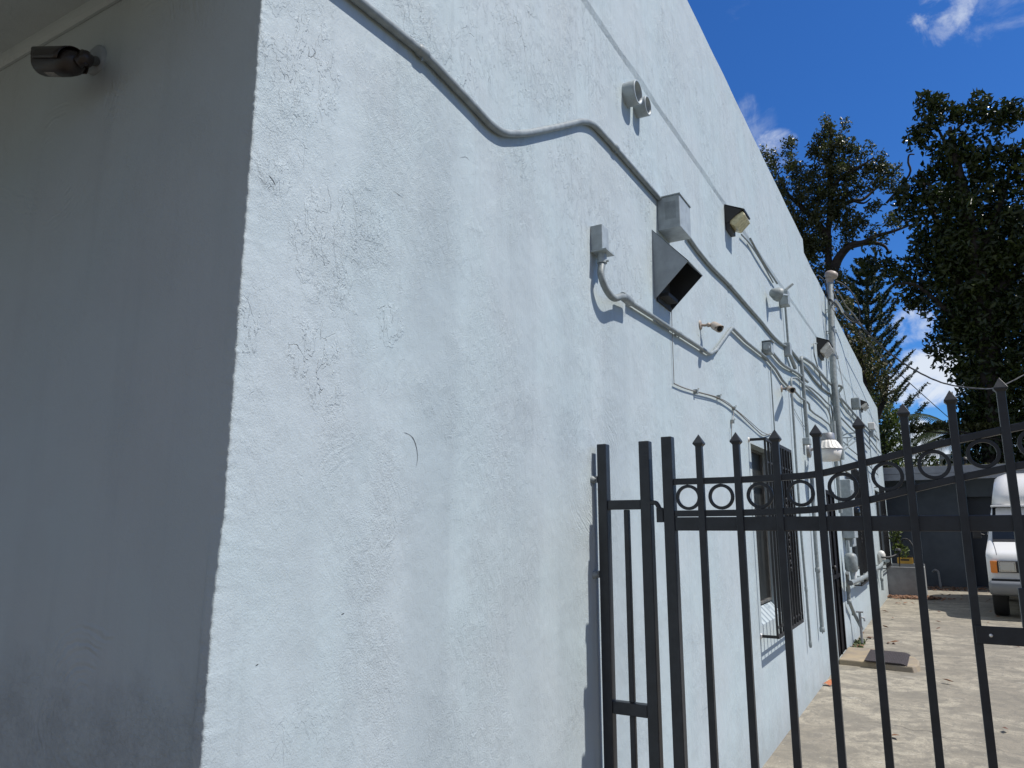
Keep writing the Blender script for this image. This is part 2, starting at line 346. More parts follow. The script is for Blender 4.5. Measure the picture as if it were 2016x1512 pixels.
def smooth_path(pts, n=5):
    pts = [Vector(p) for p in pts]; out = []
    for i in range(len(pts)-1):
        p0, p1, p2, p3 = pts[max(i-1, 0)], pts[i], pts[i+1], pts[min(i+2, len(pts)-1)]
        for k in range(n):
            t = k/n; out.append(.5*((2*p1)+(p2-p0)*t+(2*p0-5*p1+4*p2-p3)*t*t+(3*p1-p0-3*p2+p3)*t**3))
    return out+[pts[-1]]
def round_path(pts, r=.05, n=6):            # polyline with rounded corners, as bent conduit
    pts = [Vector(p) for p in pts]; out = [pts[0]]
    for i in range(1, len(pts)-1):
        a, b, c = pts[i-1], pts[i], pts[i+1]
        ra = min(r, (a-b).length*.45, (c-b).length*.45); p = b+(a-b).normalized()*ra; q = b+(c-b).normalized()*ra
        for k in range(n+1):
            t = k/n; out.append(p*(1-t)**2+b*2*t*(1-t)+q*t*t)
    return out+[pts[-1]]

# ---------------------------------------------------------------- ground
g = MB(); g.add([(-400, -200, -.02), (400, -200, -.02), (400, 900, -.02), (-400, 900, -.02)], [(0, 1, 2, 3)])
tag(g.build('ground', 'earth'), kind='structure')
g = MB(); g.add([(-.4, 1.9, 0), (4.0, 1.9, 0), (4.0, 28, 0), (-.4, 28, 0)], [(0, 1, 2, 3)])
tag(g.build('driveway', 'concrete'), kind='structure')
g = MB(); g.add([(-60, -14, -.008), (60, -14, -.008), (60, 2.2, -.008), (-60, 2.2, -.008)], [(0, 1, 2, 3)])
tag(g.build('road', 'asphalt'), kind='structure')

# ---------------------------------------------------------------- the painted building
FY = .97
bld = thing('painted_building', (-4, 10, 0), 'pale blue grey stuccoed building with a long sunlit side wall full of conduits', 'building')
OPEN = [(5.75, 6.58, .89, 2.225, .085), (9.90, 10.78, .04, 2.05, .012), (12.45, 14.3, .80, 2.45, .05), (18.3, 19.8, .75, 2.40, .05)]
LED0, LED1 = .008, .009
def ledge(y): return 3.975+.012*(y-3)+.006*noise.noise(Vector((y*2.1, 0, 3)))
def top(y): return 5.24+.012*noise.noise(Vector((y*1.7, 5, 0))) if y < 9.62 else (5.06+.012*noise.noise(Vector((y*1.7, 5, 0))) if y < 17.76 else 4.755+.008*noise.noise(Vector((y*1.7, 5, 0))))
side = MB()
ys = sorted(set([1.03]+[round(v, 3) for v in np.arange(1.15, 22.0, .12)]+[22.02, 9.619, 9.625, 17.755, 17.765]+[v for o in OPEN for v in o[:2]]))
def zrows(y): return None
zc = sorted(set([0, 3.3]+[v for o in OPEN for v in o[2:4]]))
for i in range(len(ys)-1):
    a, b = ys[i], ys[i+1]; m = (a+b)/2
    for j in range(len(zc)-1):
        z0, z1 = zc[j], zc[j+1]; mz = (z0+z1)/2
        if any(o[0] < m < o[1] and o[2] < mz < o[3] for o in OPEN): continue
        side.quad((0, a, z0), (0, b, z0), (0, b, z1), (0, a, z1))
    la, lb = ledge(a), ledge(b); ta, tb = top(a if m > a and not (a < 9.62 < b) else a), top(b)
    if abs(a-9.619) < 1e-3 or abs(a-17.755) < 1e-3: ta = top(a)
    side.quad((0, a, 3.3), (0, b, 3.3), (0, b, lb), (0, a, la))
    wa, wb = .035+.012*noise.noise(Vector((a*3, 9, 0))), .035+.012*noise.noise(Vector((b*3, 9, 0)))
    side.quad((0, a, la), (0, b, lb), (LED1, b, lb+wb), (LED1, a, la+wa))
    side.quad((LED1, a, la+wa), (LED1, b, lb+wb), (LED1, b, tb), (LED1, a, ta))
    side.quad((LED1, a, ta), (LED1, b, tb), (-.25, b, tb), (-.25, a, ta))
    side.quad((-.25, a, ta), (-.25, b, tb), (-.25, b, 4.5), (-.25, a, 4.5))
for (a, b, z0, z1, d) in OPEN:
    side.quad((0, a, z0), (0, a, z1), (-d, a, z1), (-d, a, z0)); side.quad((0, b, z0), (-d, b, z0), (-d, b, z1), (0, b, z1))
    side.quad((0, a, z1), (0, b, z1), (-d, b, z1), (-d, a, z1))
    rise = .095 if z0 > .5 else 0
    side.quad((0, a, z0), (-d, a, z0+rise), (-d, b, z0+rise), (0, b, z0))
side.quad((LED1, 22.02, 0), (LED1, 22.02, 4.755), (-.25, 22.02, 4.755), (-.25, 22.02, 0))
# rough plaster corner
rows = 800; prof = [(-.04, 0), (-.03, 0), (-.018, 0), (-.007, 0), (-.002, 0), (0, .002), (0, .009), (0, .028), (0, .045), (0, .06)]
for r in range(rows+1):
    z = 5.24*r/rows
    for k, (x, y) in enumerate(prof):
        wgt = 1 if 2 <= k <= 7 else (.4 if k in (1, 8) else 0)
        n1 = noise.noise(Vector((x*80, y*80, z*70)))*.0028 + noise.noise(Vector((x*160, y*160+4, z*150)))*.0026 + noise.noise(Vector((x*20, y*20+4, z*5)))*.0026
        low = .010*max(0, min(1, (1.62-z)/.18)) + .006*max(0, min(1, (.95-z)/.2))
        nx, ny = (.7, -.7) if 3 <= k <= 6 else ((0, -1) if k < 3 else (1, 0))
        nx *= (.35 if k >= 6 else 1); side.v.append((x+(nx*n1 if k not in (0, 9) else 0)*wgt, FY+y+(ny*n1*wgt if k not in (0, 9) else 0)-low*(1 if 1 <= k <= 6 else 0), z))
k0 = len(side.v)-(rows+1)*len(prof); P_ = len(prof)
for r in range(rows):
    for k in range(P_-1):
        side.f.append((k0+r*P_+k, k0+r*P_+k+1, k0+(r+1)*P_+k+1, k0+(r+1)*P_+k)); side.s.append(True)
sw = side.build('side_wall', 'wall_paint', bld); sw.data.materials.append(MAT['front_paint'])
for p_ in sw.data.polygons:
    c_ = p_.center+Vector((-4, 10, 0))
    if c_.y < FY+.02 and p_.normal.y < -.8: p_.material_index = 1
fr = MB(); fr.quad((-9, FY, 0), (-.04, FY, 0), (-.04, FY, 5.24), (-9, FY, 5.24)); fr.quad((-9, FY, 0), (-9, FY, 5.24), (-9, 22, 5.24), (-9, 22, 0))
fr.build('front_wall', 'front_paint', bld)
rf = MB(); rf.box((-9, FY+.01, 4.3), (-.26, 22, 4.45)); rf.box((-9, FY+.002, 5.2), (-.1, FY+.2, 5.238)); rf.build('roof', 'roof_felt', bld)
ev = MB(); ev.box((-9, FY-1.9, 3.006), (-.02, FY-.002, 3.20)); ev.build('eave', 'front_paint', bld)
tr = MB()
nseg = 120
for i in range(nseg):
    a = -9+(8.98)*i/nseg; b = -9+(8.98)*(i+1)/nseg
    def zz(x): return 2.975+.004*noise.noise(Vector((x*4, 1, 1)))
    pr = [(FY, 0), (FY-.008, -.001), (FY-.016, .008), (FY-.020, .02), (FY-.021, .0315)]
    for k in range(len(pr)-1):
        tr.add([(a, pr[k][0]-.001, zz(a)+pr[k][1]), (b, pr[k][0]-.001, zz(b)+pr[k][1]), (b, pr[k+1][0]-.001, zz(b)+pr[k+1][1]), (a, pr[k+1][0]-.001, zz(a)+pr[k+1][1])], [(0, 1, 2, 3)], True)
tr.build('eave_trim', 'front_paint', bld)
mat('crack_dark', (.06, .065, .07), .9)  # dark grey surface marks along the paint cracks
for pts_, wd in (([(795, 851), (808, 857), (816, 868), (821, 886), (822, 904), (819, 920)], .0030), ([(529, 345), (537, 354), (543, 366)], .0026), ([(775, 376), (786, 384), (796, 391)], .0012),
                 ([(905, 311), (917, 309), (925, 317)], .0014), ([(672, 1210), (678, 1207)], .003), ([(503, 1311), (509, 1307)], .003), ([(1382, 1400), (1400, 1385), (1402, 1372)], .002)):
    P_c = smooth_path([W(a_, b_, .0007) for a_, b_ in pts_], 5); m = MB(); n_c = len(P_c); L_ = []
    for i_, p_ in enumerate(P_c):
        d_ = (P_c[min(i_+1, n_c-1)]-P_c[max(i_-1, 0)]).normalized(); q_ = Vector((0, -d_.z, d_.y))*wd*.5*max(.08, math.sin(math.pi*(i_+.25)/(n_c-.5)))*(.55+1.3*abs(noise.noise(p_*60))); L_ += [p_-q_, p_+q_]
    m.add(L_, [(2*i_, 2*i_+1, 2*i_+3, 2*i_+2) for i_ in range(n_c-1)]); m.build('paint_crack', 'crack_dark', bld)
# windows and door
for wi, (a, b, z0, z1, d) in enumerate(OPEN):
    x = -d+.006
    if wi == 1:
        dm = MB(); dm.box((-d-.05, a, z0), (-d-.01, b, z1)); dr = dm.build('door', 'door_dark', bld)
        fm = MB(); [fm.box((-d-.008, p, z0), (-.002, q, z1)) for p, q in ((a, a+.05), (b-.05, b), ((a+b)/2-.02, (a+b)/2+.02))]; fm.box((-d-.0079, a+.05, z1-.05), (-.003, b-.05, z1)); fm.box((-d-.0079, a+.05, .95), (-.003, b-.05, 1.0)); fm.build('door_frame', 'door_dark', dr)
        hm = MB(); hm.lathe((-d-.01, a+.1, 1.1), (1, 0, 0), [(0, .012), (.03, .012), (.035, .028), (.06, .03), (.07, .0)]); hm.build('door_knob', 'bronze', dr); continue
    fm = MB(); t_ = .022; zz0 = z0+.105
    for (p, q) in (((x-.04, a, zz0), (x, a+t_, z1)), ((x-.04, b-t_, zz0), (x, b, z1)), ((x-.04, a+t_, zz0), (x, b-t_, zz0+t_)), ((x-.04, a+t_, z1-t_), (x, b-t_, z1))): fm.box(p, q)
    nb = 1
    for k in range(1, nb+1):
        zc_ = zz0+(z1-zz0)*k/(nb+1); fm.box((x-.035, a+t_, zc_-.012), (x-.003, b-t_, zc_+.012))
    wo_ = fm.build('window', 'window_frame', bld, bevel=.003)
    pm = MB(); pm.quad((x-.02, a+.01, zz0+.01), (x-.02, b-.01, zz0+.01), (x-.02, b-.01, z1-.01), (x-.02, a+.01, z1-.01)); pm.build('pane', 'screen_glass' if wi == 0 else 'glass_dark', wo_)
    bk = MB(); bk.box((-d-.4, a-.1, z0-.1), (-d-.36, b+.1, z1+.1)); bk.build('blind', 'interior', wo_)

# ---------------------------------------------------------------- burglar grilles
def grille(y0, y1, z0, z1, X, nbars, label, group='burglar bars over the side windows'):
    t = thing('window_grille', (0, (y0+y1)/2, z0), label, 'window grille', group)
    fm = MB(); r = .019
    for z in (z0, z1): fm.bar((0, y0, z), (X, y0, z), r, r); fm.bar((0, y1, z), (X, y1, z), r, r); fm.bar((X, y0, z), (X, y1, z), r*.9, r*1.3)
    for y in (y0, y1): fm.bar((X, y, z0), (X, y, z1), .015, .015, (1, 0, 0))
    zm = z1-.12*(z1-z0)
    fm.build('frame', 'grille_iron', t)
    for zq in (zm, z0+.06): MB().bar((X-.002, y0, zq), (X-.002, y1, zq), .008, .016).build('cross_bar', 'grille_iron', t)
    for k in range(1, nbars-1):
        y = y0+(y1-y0)*k/(nbars-1)
        b = MB(); b.bar((X, y, z0), (X, y, z1), .018, .018, (1, 0, 0)); b.build('bar', 'grille_iron', t)
    for yy in (y0+(y1-y0)*.30, y0+(y1-y0)*.62):
        sc = MB()
        zc_ = (z0+z1)/2
        for q in range(-5, 6):
            zq = zc_+q*.055; rr = .022
            sc.tube([(X+.008, yy+rr*math.cos(a)*(1 if q % 2 else -1)*(1-a/9), zq+rr*math.sin(a)*(1-a/9)) for a in np.linspace(0, 5.2, 12)], .005, 5)
        sc.build('scrollwork', 'grille_iron', t)
    for (y, z) in ((y0, z0), (y0, z1), (y1, z0), (y1, z1)):
        m = MB(); m.lathe((-.002, y, z), (1, 0, 0), [(0, .02), (.006, .02), (.012, .012), (.018, .0)], 10); m.build('anchor', 'white_enamel', t)
grille(5.69, 6.80, .822, 2.245, .118, 10, 'black iron burglar grille standing off the nearest window, behind the gate')
grille(12.3, 14.45, .74, 2.50, .10, 14, 'dark burglar grille on the middle window past the doorway')
grille(18.2, 19.9, .7, 2.45, .10, 11, 'dark burglar grille on the last window near the grey planter')

# ---------------------------------------------------------------- conduits on the wall
def wp(pts, x): return [W(p[0], p[1], p[2] if len(p) > 2 else x) for p in pts]
def conduit(pts, x, r, label, group='painted conduits running along the side wall', bend=.05, straps=(), couplings=(), name='conduit', material='pipe_paint', smooth=False, raw=None, cat='conduit', strap_r=None):
    P = raw if raw else wp(pts, x)
    base = P[0].copy(); t = thing(name, base, label, cat, group)
    path = smooth_path(P, 6) if smooth else round_path(P, bend)
    MB().tube(path, r, 12).build('pipe', material, t)
    for (px, py) in couplings:
        c = W(px, py, x); i = min(range(len(path)), key=lambda k: (path[k]-c).length); i = min(max(i, 1), len(path)-2)
        # nearest point on the nearest segment
        best = None
        for k in range(len(path)-1):
            a, b = path[k], path[k+1]; u = max(0, min(1, (c-a).dot(b-a)/max((b-a).length_squared, 1e-9))); q = a+(b-a)*u
            if best is None or (q-c).length < best[0]: best = ((q-c).length, q, (b-a).normalized())
        q, d = best[1], best[2]
        m = MB(); m.tube([q-d*.018*1.4, q-d*.012*1.4, q+d*.012*1.4, q+d*.018*1.4], [r*1.05, r*1.32, r*1.32, r*1.05], 12)
        m.tube([q+Vector((0, 0, -r)), q+Vector((0, 0, -r*2.0))], r*.25, 6); m.build('coupling', material, t)
    for (px, py) in straps:
        c = W(px, py, x); best = None
        for k in range(len(path)-1):
            a, b = path[k], path[k+1]; u = max(0, min(1, (c-a).dot(b-a)/max((b-a).length_squared, 1e-9))); q = a+(b-a)*u
            if best is None or (q-c).length < best[0]: best = ((q-c).length, q, (b-a).normalized())
        q, d = best[1], best[2]; pr = Vector((1, 0, 0)).cross(d).normalized()
        m = MB(); rr = r*1.25
        pts_ = [q+(Vector((1, 0, 0))*math.cos(a)+pr*math.sin(a))*rr for a in np.linspace(-1.5, 1.5, 9)]
        pts_ = [Vector((.003, *(q-pr*(rr))[1:]))]+pts_+[Vector((.003, *(q+pr*rr)[1:]))]+[Vector((.003, *(q+pr*(rr+.02))[1:]))]
        for k in range(len(pts_)-1): m.bar(pts_[k], pts_[k+1], .016, .0025, (1, .01, 0) if abs(d.x) < .9 else (0, 0, 1))
        m.build('strap', material, t)
    return t
conduit([(640, -52), (712, 6), (831, 102), (928, 204), (966, 246), (992, 263), (1035, 263), (1100, 250), (1148, 238), (1168, 244), (1211, 291), (1299, 392)], .0148, .0135,
        'grey conduit dipping across the upper wall from the top edge to the perforated speaker box', bend=.05, couplings=[(831, 102), (1211, 291)])
conduit([(1352, 462), (1372, 491), (1398, 523), (1437, 562), (1473, 604), (1499, 633), (1519, 659), (1538, 677), (1552, 684)], .0145, .013,
        'grey conduit sloping from the speaker box to the junction under the twin floodlight', bend=.2, couplings=[(1437, 562)])
conduit([(1558, 690), (1576, 713), (1590, 728), (1602, 746), (1618, 764), (1637, 777), (1640, 797)], .0145, .013,
        'grey painted conduit between the junction under the twin floodlight and the tall service mast', bend=.15)
conduit([(1239, 594), (1283, 622), (1338, 658), (1378, 684), (1397, 697), (1409, 690), (1441, 645), (1469, 673), (1509, 705), (1528, 728), (1540, 748), (1552, 761)], .020, .0125,
        'grey painted conduit that kinks up in a peak beside the small pale camera', bend=.03, couplings=[(1336, 657), (1409, 689)])
conduit([(1516, 688), (1528, 703), (1537, 714), (1547, 722), (1559, 728), (1571, 735), (1579, 742), (1590, 752)], .024, .015,
        'short grey conduit leaving the little hooded box below the twin floodlight', bend=.2)
conduit([(1596, 1275), (1587, 1160), (1578, 1060), (1567, 900), (1557, 744), (1569, 744), (1582, 757), (1596, 763), (1614, 778), (1627, 792), (1636, 799), (1639, 812), (1641, 880)], .03, .0115,
        'thin grey conduit rising beside the nearest window grille and bending over toward the mast', bend=.08, couplings=[(1587, 1160), (1595, 1268)])
conduit([(1590, 862), (1584, 790), (1577, 703), (1585, 706), (1599, 716), (1615, 734), (1631, 753), (1641, 760, .05), (1656, 759, .15), (1657, 764, .15), (1650, 773, .06), (1652, 781), (1667, 797), (1685, 819), (1730, 866)], .036, .020,
        'thick grey conduit rising from the barn light and looping in front of the service mast', bend=.06)
conduit([(1562, 767), (1576, 783), (1589, 791), (1593, 796), (1594, 806), (1603, 814), (1617, 823), (1633, 836), (1637, 845), (1641, 905)], .035, .012,
        'grey conduit stepping down from the dome camera toward the base of the mast', bend=.08)
conduit([(1657, 925), (1650, 874), (1643, 819), (1653, 820), (1661, 828), (1676, 844), (1686, 853), (1712, 884)], .05, .014,
        'grey conduit with a hooked top crossing low in front of the service mast', bend=.08)
conduit([(1653, 783), (1660, 800), (1668, 813), (1677, 820), (1692, 838), (1733, 892)], .04, .014, 'grey conduit running on past the mast, below its thicker twin', bend=.2)
conduit([(1583, 757), (1600, 773), (1615, 788), (1630, 806), (1636, 822), (1639, 872)], .03, .011, 'slim grey conduit slanting between the two verticals just left of the mast', bend=.2)
conduit([(1598, 936), (1605, 1060), (1610, 1125), (1619, 1243)], .04, .020, 'thick grey vertical pipe between the barn light and the ground', bend=.3, couplings=[(1610, 1122), (1618, 1240)], cat='pipe', name='pipe_riser')
conduit([(1641, 829), (1645, 890), (1651, 960), (1655, 1010)], .045, .026, 'capped thick grey conduit standing just left of the mast', bend=.3)
conduit([(1477, 470), (1500, 512), (1530, 558)], .03, .010, 'grey conduit on the ledge from the near dark wall lamp to the twin floodlight', bend=.2)
conduit([(1460, 462), (1477, 480), (1500, 516), (1522, 556)], .02, .007, 'thin grey conduit hugging the wall below the near dark wall lamp', bend=.2)
conduit([(1546, 600), (1549, 640), (1552, 680)], .03, .012, 'short vertical conduit under the twin floodlight', bend=.2)
conduit([(1608, 676), (1602, 676), (1603, 700), (1612, 730), (1616, 750), (1618, 764)], .035, .009, 'thin hooked conduit dropping from the middle dark wall lamp', bend=.05)
conduit([(1668, 862), (1669, 880), (1700, 905), (1728, 935)], .05, .011, 'grey conduit low on the wall near its far end', bend=.1)
conduit([(1694, 808), (1697, 840), (1704, 900), (1712, 950)], .04, .008, 'thin vertical conduit under the far dark wall lamp', bend=.2)
conduit([(1721, 846), (1725, 850), (1727, 900), (1729, 940)], .04, .009, 'thin bent conduit from the last small box on the wall', bend=.05)
conduit([(1711, 863), (1714, 890), (1717, 925)], .03, .009, 'short straight vertical conduit near the far corner', bend=.05)

# wires on the wall
def wire(pts, x, r, label, material='cable_grey', name='wire', raw=None, cat='cable', group=None):
    P = raw if raw else wp(pts, x); path = smooth_path(P, 5); b = P[0].copy()
    o = MB().tube(path, r, 6).build(name, material, loc=b); return tag(o, label, cat, group)
wire([(1322, 606), (1323, 640), (1325, 700), (1327, 754)], .008, .0022, 'thin grey wire hanging from the sheet metal hood')
t = thing('wall_cable', W(1327, 755), 'grey clipped cable sagging across the wall toward the nearest window grille', 'cable')
MB().tube(smooth_path(wp([(1327, 755), (1345, 763), (1370, 771), (1413, 784), (1446, 806), (1470, 828), (1490, 847), (1503, 857), (1518, 853)], .012), 5), .004, 6).build('cable', 'cable_grey', t)
MB().tube(smooth_path(wp([(1372, 771), (1400, 778), (1415, 783), (1432, 792), (1446, 804), (1472, 826), (1500, 850), (1520, 858)], .02), 5), .003, 6).build('cable', 'cable_grey', t)
for (px, py) in ((1415, 782), (1445, 804), (1370, 771), (1442, 830)):
    c = W(px, py, .012); m = MB(); m.box(c-Vector((.011, .012, .012)), c+Vector((.012, .012, .012))); m.tube([c+Vector((.01, 0, .004)), c+Vector((.02, .004, .018)), c+Vector((.01, .01, .02))], .003, 5); m.build('clip', 'pipe_paint', t)
wire([(1445, 806), (1443, 822), (1441, 830), (1440, 862)], .012, .003, 'short grey wire tail dropping from the clipped wall cable')
wire([(1517, 722), (1520, 770), (1525, 850)], .02, .006, 'thin straight conduit wire falling to the nearest window grille', 'pipe_paint')
wire([(1641, 672), (1650, 710), (1660, 760), (1667, 795), (1680, 840)], .012, .004, 'thin wire running down the wall right of the mast', 'cable_grey')
wire([(1562, 770), (1561, 800), (1590, 850)], .01, .003, 'thin wire sagging under the dome camera', 'pipe_paint')

# near junction box with flexible conduit
b0 = W(1163, 494); jb = thing('junction_box', b0, 'small grey vertical junction box feeding a curved flexible conduit', 'junction box')
y0 = b0.y; zt = W(1163, 446).z; zb = b0.z; yw = .075
m = MB(); m.box((0, y0, zb), (.055, y0+yw, zt)); m.build('box', 'box_paint', jb, bevel=.003)
m = MB(); m.box((.002, y0-.006, zb-.008), (.075, y0+yw+.012, zb-.001)); m.build('lip', 'box_paint', jb)
cx, cy = .036, y0+yw/2
m = MB(); m.tube([(cx, cy, zb-.008), (cx, cy, zb-.03)], .02, 16); m.tube([(cx, cy, zb-.03), (cx, cy, zb-.052)], .023, 8); m.tube([(cx+.02, cy, zb-.045), (cx+.032, cy, zb-.045)], .005, 8); m.build('fitting', 'box_paint', jb)
P = smooth_path([Vector((cx, cy, zb-.05))]+[W(*p) for p in ((1183, 539, .04), (1189, 560, .045), (1199, 578, .05), (1210, 587, .052), (1223, 584, .052), (1233, 587, .045))], 14)
rr = [.0145+(.0016 if i % 2 else -.0008) for i in range(len(P))]
MB().tube(P, rr, 14).build('flexible_conduit', 'pipe_paint', jb)
m = MB(); a, b = W(1225, 582, .045), W(1242, 596, .038); d = (b-a).normalized(); m.tube([a, a+d*.012, b-d*.01, b], [.017, .021, .021, .016], 16); m.tube([b-d*.012+Vector((.0, 0, .02)), b-d*.012+Vector((0, 0, .03))], .004, 6); m.build('connector', 'pipe_paint', jb)

# perforated speaker box
a = W(1293, 398); ybn = a.y; zb = W(1293, 452).z; zt = W(1293, 398).z
D = G(1337, 388, ybn).x; yfar = W(1361, 462, D).y; 
sb = thing('speaker_box', (0, ybn, zb), 'grey square sheet metal box with a perforated face, halfway along the upper conduit', 'speaker box')
m = MB(); m.box((0, ybn, zb), (D, max(yfar, ybn+.2), zt+.02)); m.build('case', 'box_paint', sb, bevel=.004)
m = MB()
for i in range(9):
    for j in range(16):
        u = D*(.36+.055*i); v = zb+(zt-zb)*(.34+.038*j)
        m.lathe((u, ybn-.0012, v), (0, 1, 0), [(0, .0016), (.0008, .0016), (.0009, 0)], 6)
mat('hole_grey', (.17, .19, .20), .8); m.build('perforation', 'hole_grey', sb)
m = MB(); m.box((0, ybn-.004, zt+.02), (D+.006, max(yfar, ybn+.2)+.004, zt+.026)); m.build('lid', 'box_paint', sb)

# sheet metal hood
A = W(1283, 452); C = W(1286, 588); B = G(1355, 513, A.y); y0 = A.y
yf = W(1383, 538, B.x).y
hd = thing('vent_hood', (0, y0, C.z), 'large grey sheet metal vent hood with a sloping top and a dark open underside', 'vent hood')
m = MB(); th = .003; x, zt_, zo, zb_ = B.x, A.z, B.z, C.z
m.add([(0, y0, zt_), (x, y0, zo), (0, y0, zb_), (0, y0+th, zt_), (x, y0+th, zo), (0, y0+th, zb_)], [(0, 1, 2), (3, 5, 4), (0, 3, 4, 1), (1, 4, 5, 2)])
m.build('near_cheek', 'hood_paint', hd)
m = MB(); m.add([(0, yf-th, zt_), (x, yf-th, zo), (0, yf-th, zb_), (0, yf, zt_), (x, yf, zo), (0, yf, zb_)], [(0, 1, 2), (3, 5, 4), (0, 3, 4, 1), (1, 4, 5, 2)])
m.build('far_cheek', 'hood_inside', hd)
m = MB(); m.add([(0, y0, zt_+.001), (0, yf, zt_+.001), (x+.001, yf, zo+.001), (x+.001, y0, zo+.001), (0, y0, zt_-.002), (0, yf, zt_-.002), (x-.002, yf, zo-.003), (x-.002, y0, zo-.003)], [(0, 3, 2, 1), (4, 5, 6, 7), (0, 1, 5, 4), (1, 2, 6, 5), (2, 3, 7, 6), (3, 0, 4, 7)])
m.build('sloping_top', 'hood_paint', hd)
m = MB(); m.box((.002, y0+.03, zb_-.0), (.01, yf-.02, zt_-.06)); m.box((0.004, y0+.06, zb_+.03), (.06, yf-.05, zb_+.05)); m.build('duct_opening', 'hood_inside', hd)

# two round vent pipe stubs
for (pc, pr, lab) in (((1224, 176), (1249, 172), 'upper of the two short round vent pipe stubs, the larger one'), ((1246, 205), (1270, 202), 'lower of the two short round vent pipe stubs, tucked against the other')):
    c0 = W(*pc); c1 = None
    best = min(np.linspace(.03, .2, 60), key=lambda X: (G(pr[0], pr[1], c0.y).x-X)**2)
    R_ = .062 if pc[0] == 1224 else .051; L = best
    t = thing('vent_pipe', Vector((0, c0.y+R_, c0.z)), lab, 'vent pipe', 'round vent pipes high on the wall')
    m = MB(); ce = Vector((0, c0.y+R_, c0.z))
    prof_ = [(-.01, R_), (L*.5, R_*1.01), (L-.004, R_*1.02), (L, R_*.99), (L, R_*.86), (L*.4, R_*.84), (.012, R_*.84)]
    m.lathe(ce, (1, 0, -.04), prof_, 32); m.build('pipe', 'box_paint', t)
    m = MB(); m.lathe(ce, (1, 0, -.04), [(.012, R_*.86), (.013, .0)], 24); m.build('plug', 'hood_inside', t)

# wall packs
def wall_pack(y0, y1, zt, zb, D, zo, label, lens='lens', small=False):
    t = thing('wall_lamp', (0, (y0+y1)/2, zb), label, 'wall lamp', 'dark wedge shaped wall lamps')
    m = MB(); th = .006
    for y in (y0, y1-th): m.add([(0, y, zt), (D, y, zo), (.02, y, zb), (0, y, zb), (0, y+th, zt), (D, y+th, zo), (.02, y+th, zb), (0, y+th, zb)], [(0, 1, 2, 3), (7, 6, 5, 4), (0, 4, 5, 1), (1, 5, 6, 2), (2, 6, 7, 3)])
    m.add([(0, y0, zt+.001), (0, y1, zt+.001), (D+.012, y1, zo-.001), (D+.012, y0, zo-.001), (0, y0, zt-.006), (0, y1, zt-.006), (D+.008, y1, zo-.012), (D+.008, y0, zo-.012)], [(0, 3, 2, 1), (4, 5, 6, 7), (0, 1, 5, 4), (1, 2, 6, 5), (2, 3, 7, 6), (3, 0, 4, 7)])
    m.box((0, y0+.005, zb-.05), (.035, y1-.03, zb+.01)); m.build('housing', 'bronze', t)
    n = MB(); ya, yb = y0+.012, y1-.012; dz = (zt-zb)
    sec = [(D-.004, zo-.008), (D+.014, zo-.30*dz), (D*.55, zb-.03), (.022, zb-.004), (.03, zo-.05)]
    n.prism([(x, z) for x, z in sec], 'y', ya, yb); n.build('lens', lens, t, bevel=.008)
a = W(1425, 402); tip = G(1462, 411, a.y); yfar = W(1474, 427, tip.x).y
wall_pack(a.y, yfar, a.z, W(1432, 446).z, tip.x, tip.z, 'near dark wedge wall lamp with a yellowed lens on the ledge line')
a = W(1606.5, 663); tip = G(1631, 670, a.y)
wall_pack(a.y, a.y+.42, a.z, W(1611, 695).z, tip.x, tip.z, 'middle dark wedge wall lamp with a white lens, just left of the mast', 'lens_white')
a = W(1689, 785); tip = G(1705, 791, a.y)
wall_pack(a.y, a.y+.55, a.z, W(1692, 803).z, tip.x, tip.z, 'far dark wedge wall lamp near the end of the wall', 'lens_white')
c = W(1684, 795, .06); m = MB(); m.box((0, c.y-.12, c.z-.10), (.14, c.y+.12, c.z+.10)); tag(m.build('junction_box', 'pipe_paint', loc=(0, c.y, c.z), bevel=.02), 'pale box beside the far dark wall lamp', 'junction box')
c = W(1716, 842, .06)
t = thing('junction_box', (0, c.y, c.z), 'last small pale box on the wall, nearest the far corner', 'junction box')
m = MB(); m.box((0, c.y-.12, c.z-.05), (.13, c.y+.12, c.z+.11)); m.build('cap', 'white_enamel', t, bevel=.02); m = MB(); m.box((.0, c.y-.1, c.z-.2), (.09, c.y+.1, c.z-.05)); m.build('box', 'box_paint', t)

# twin floodlight
c = W(1545, 588, .05); tf = thing('twin_floodlight', (0, c.y, c.z), 'pale twin floodlight with a round bell head and a second head turned edge on', 'floodlight')
m = MB(); m.box((0, c.y-.05, c.z-.075), (.09, c.y+.07, c.z+.075)); m.build('box', 'box_paint', tf, bevel=.005)
p = W(1524, 577, .07); ax = Vector((.75, .62, -.25))
m = MB(); m.lathe(p-ax.normalized()*.08, ax, [(.04, .0), (.042, .022), (.05, .035), (.08, .05), (.10, .062), (.135, .068), (.14, .066), (.135, .06), (.1, .05), (.09, 0)], 28); m.build('lamp_head', 'pipe_paint', tf)
m = MB(); m.tube(round_path([p+Vector((.02, .05, 0)), Vector((.08, c.y, c.z+.03)), Vector((.05, c.y, c.z+.02))], .03), .012, 8); m.build('arm', 'box_paint', tf)
q0, q1 = G(1543, 574, c.y), G(1558, 561, c.y+.05)
m = MB(); m.bar(q0, q1, .09, .022, (0, 0, 1)); m.tube([Vector((.06, c.y, c.z+.06)), q0, q0+(q1-q0)*.3], .014, 8); m.build('lamp_head', 'pipe_paint', tf, bevel=.01)
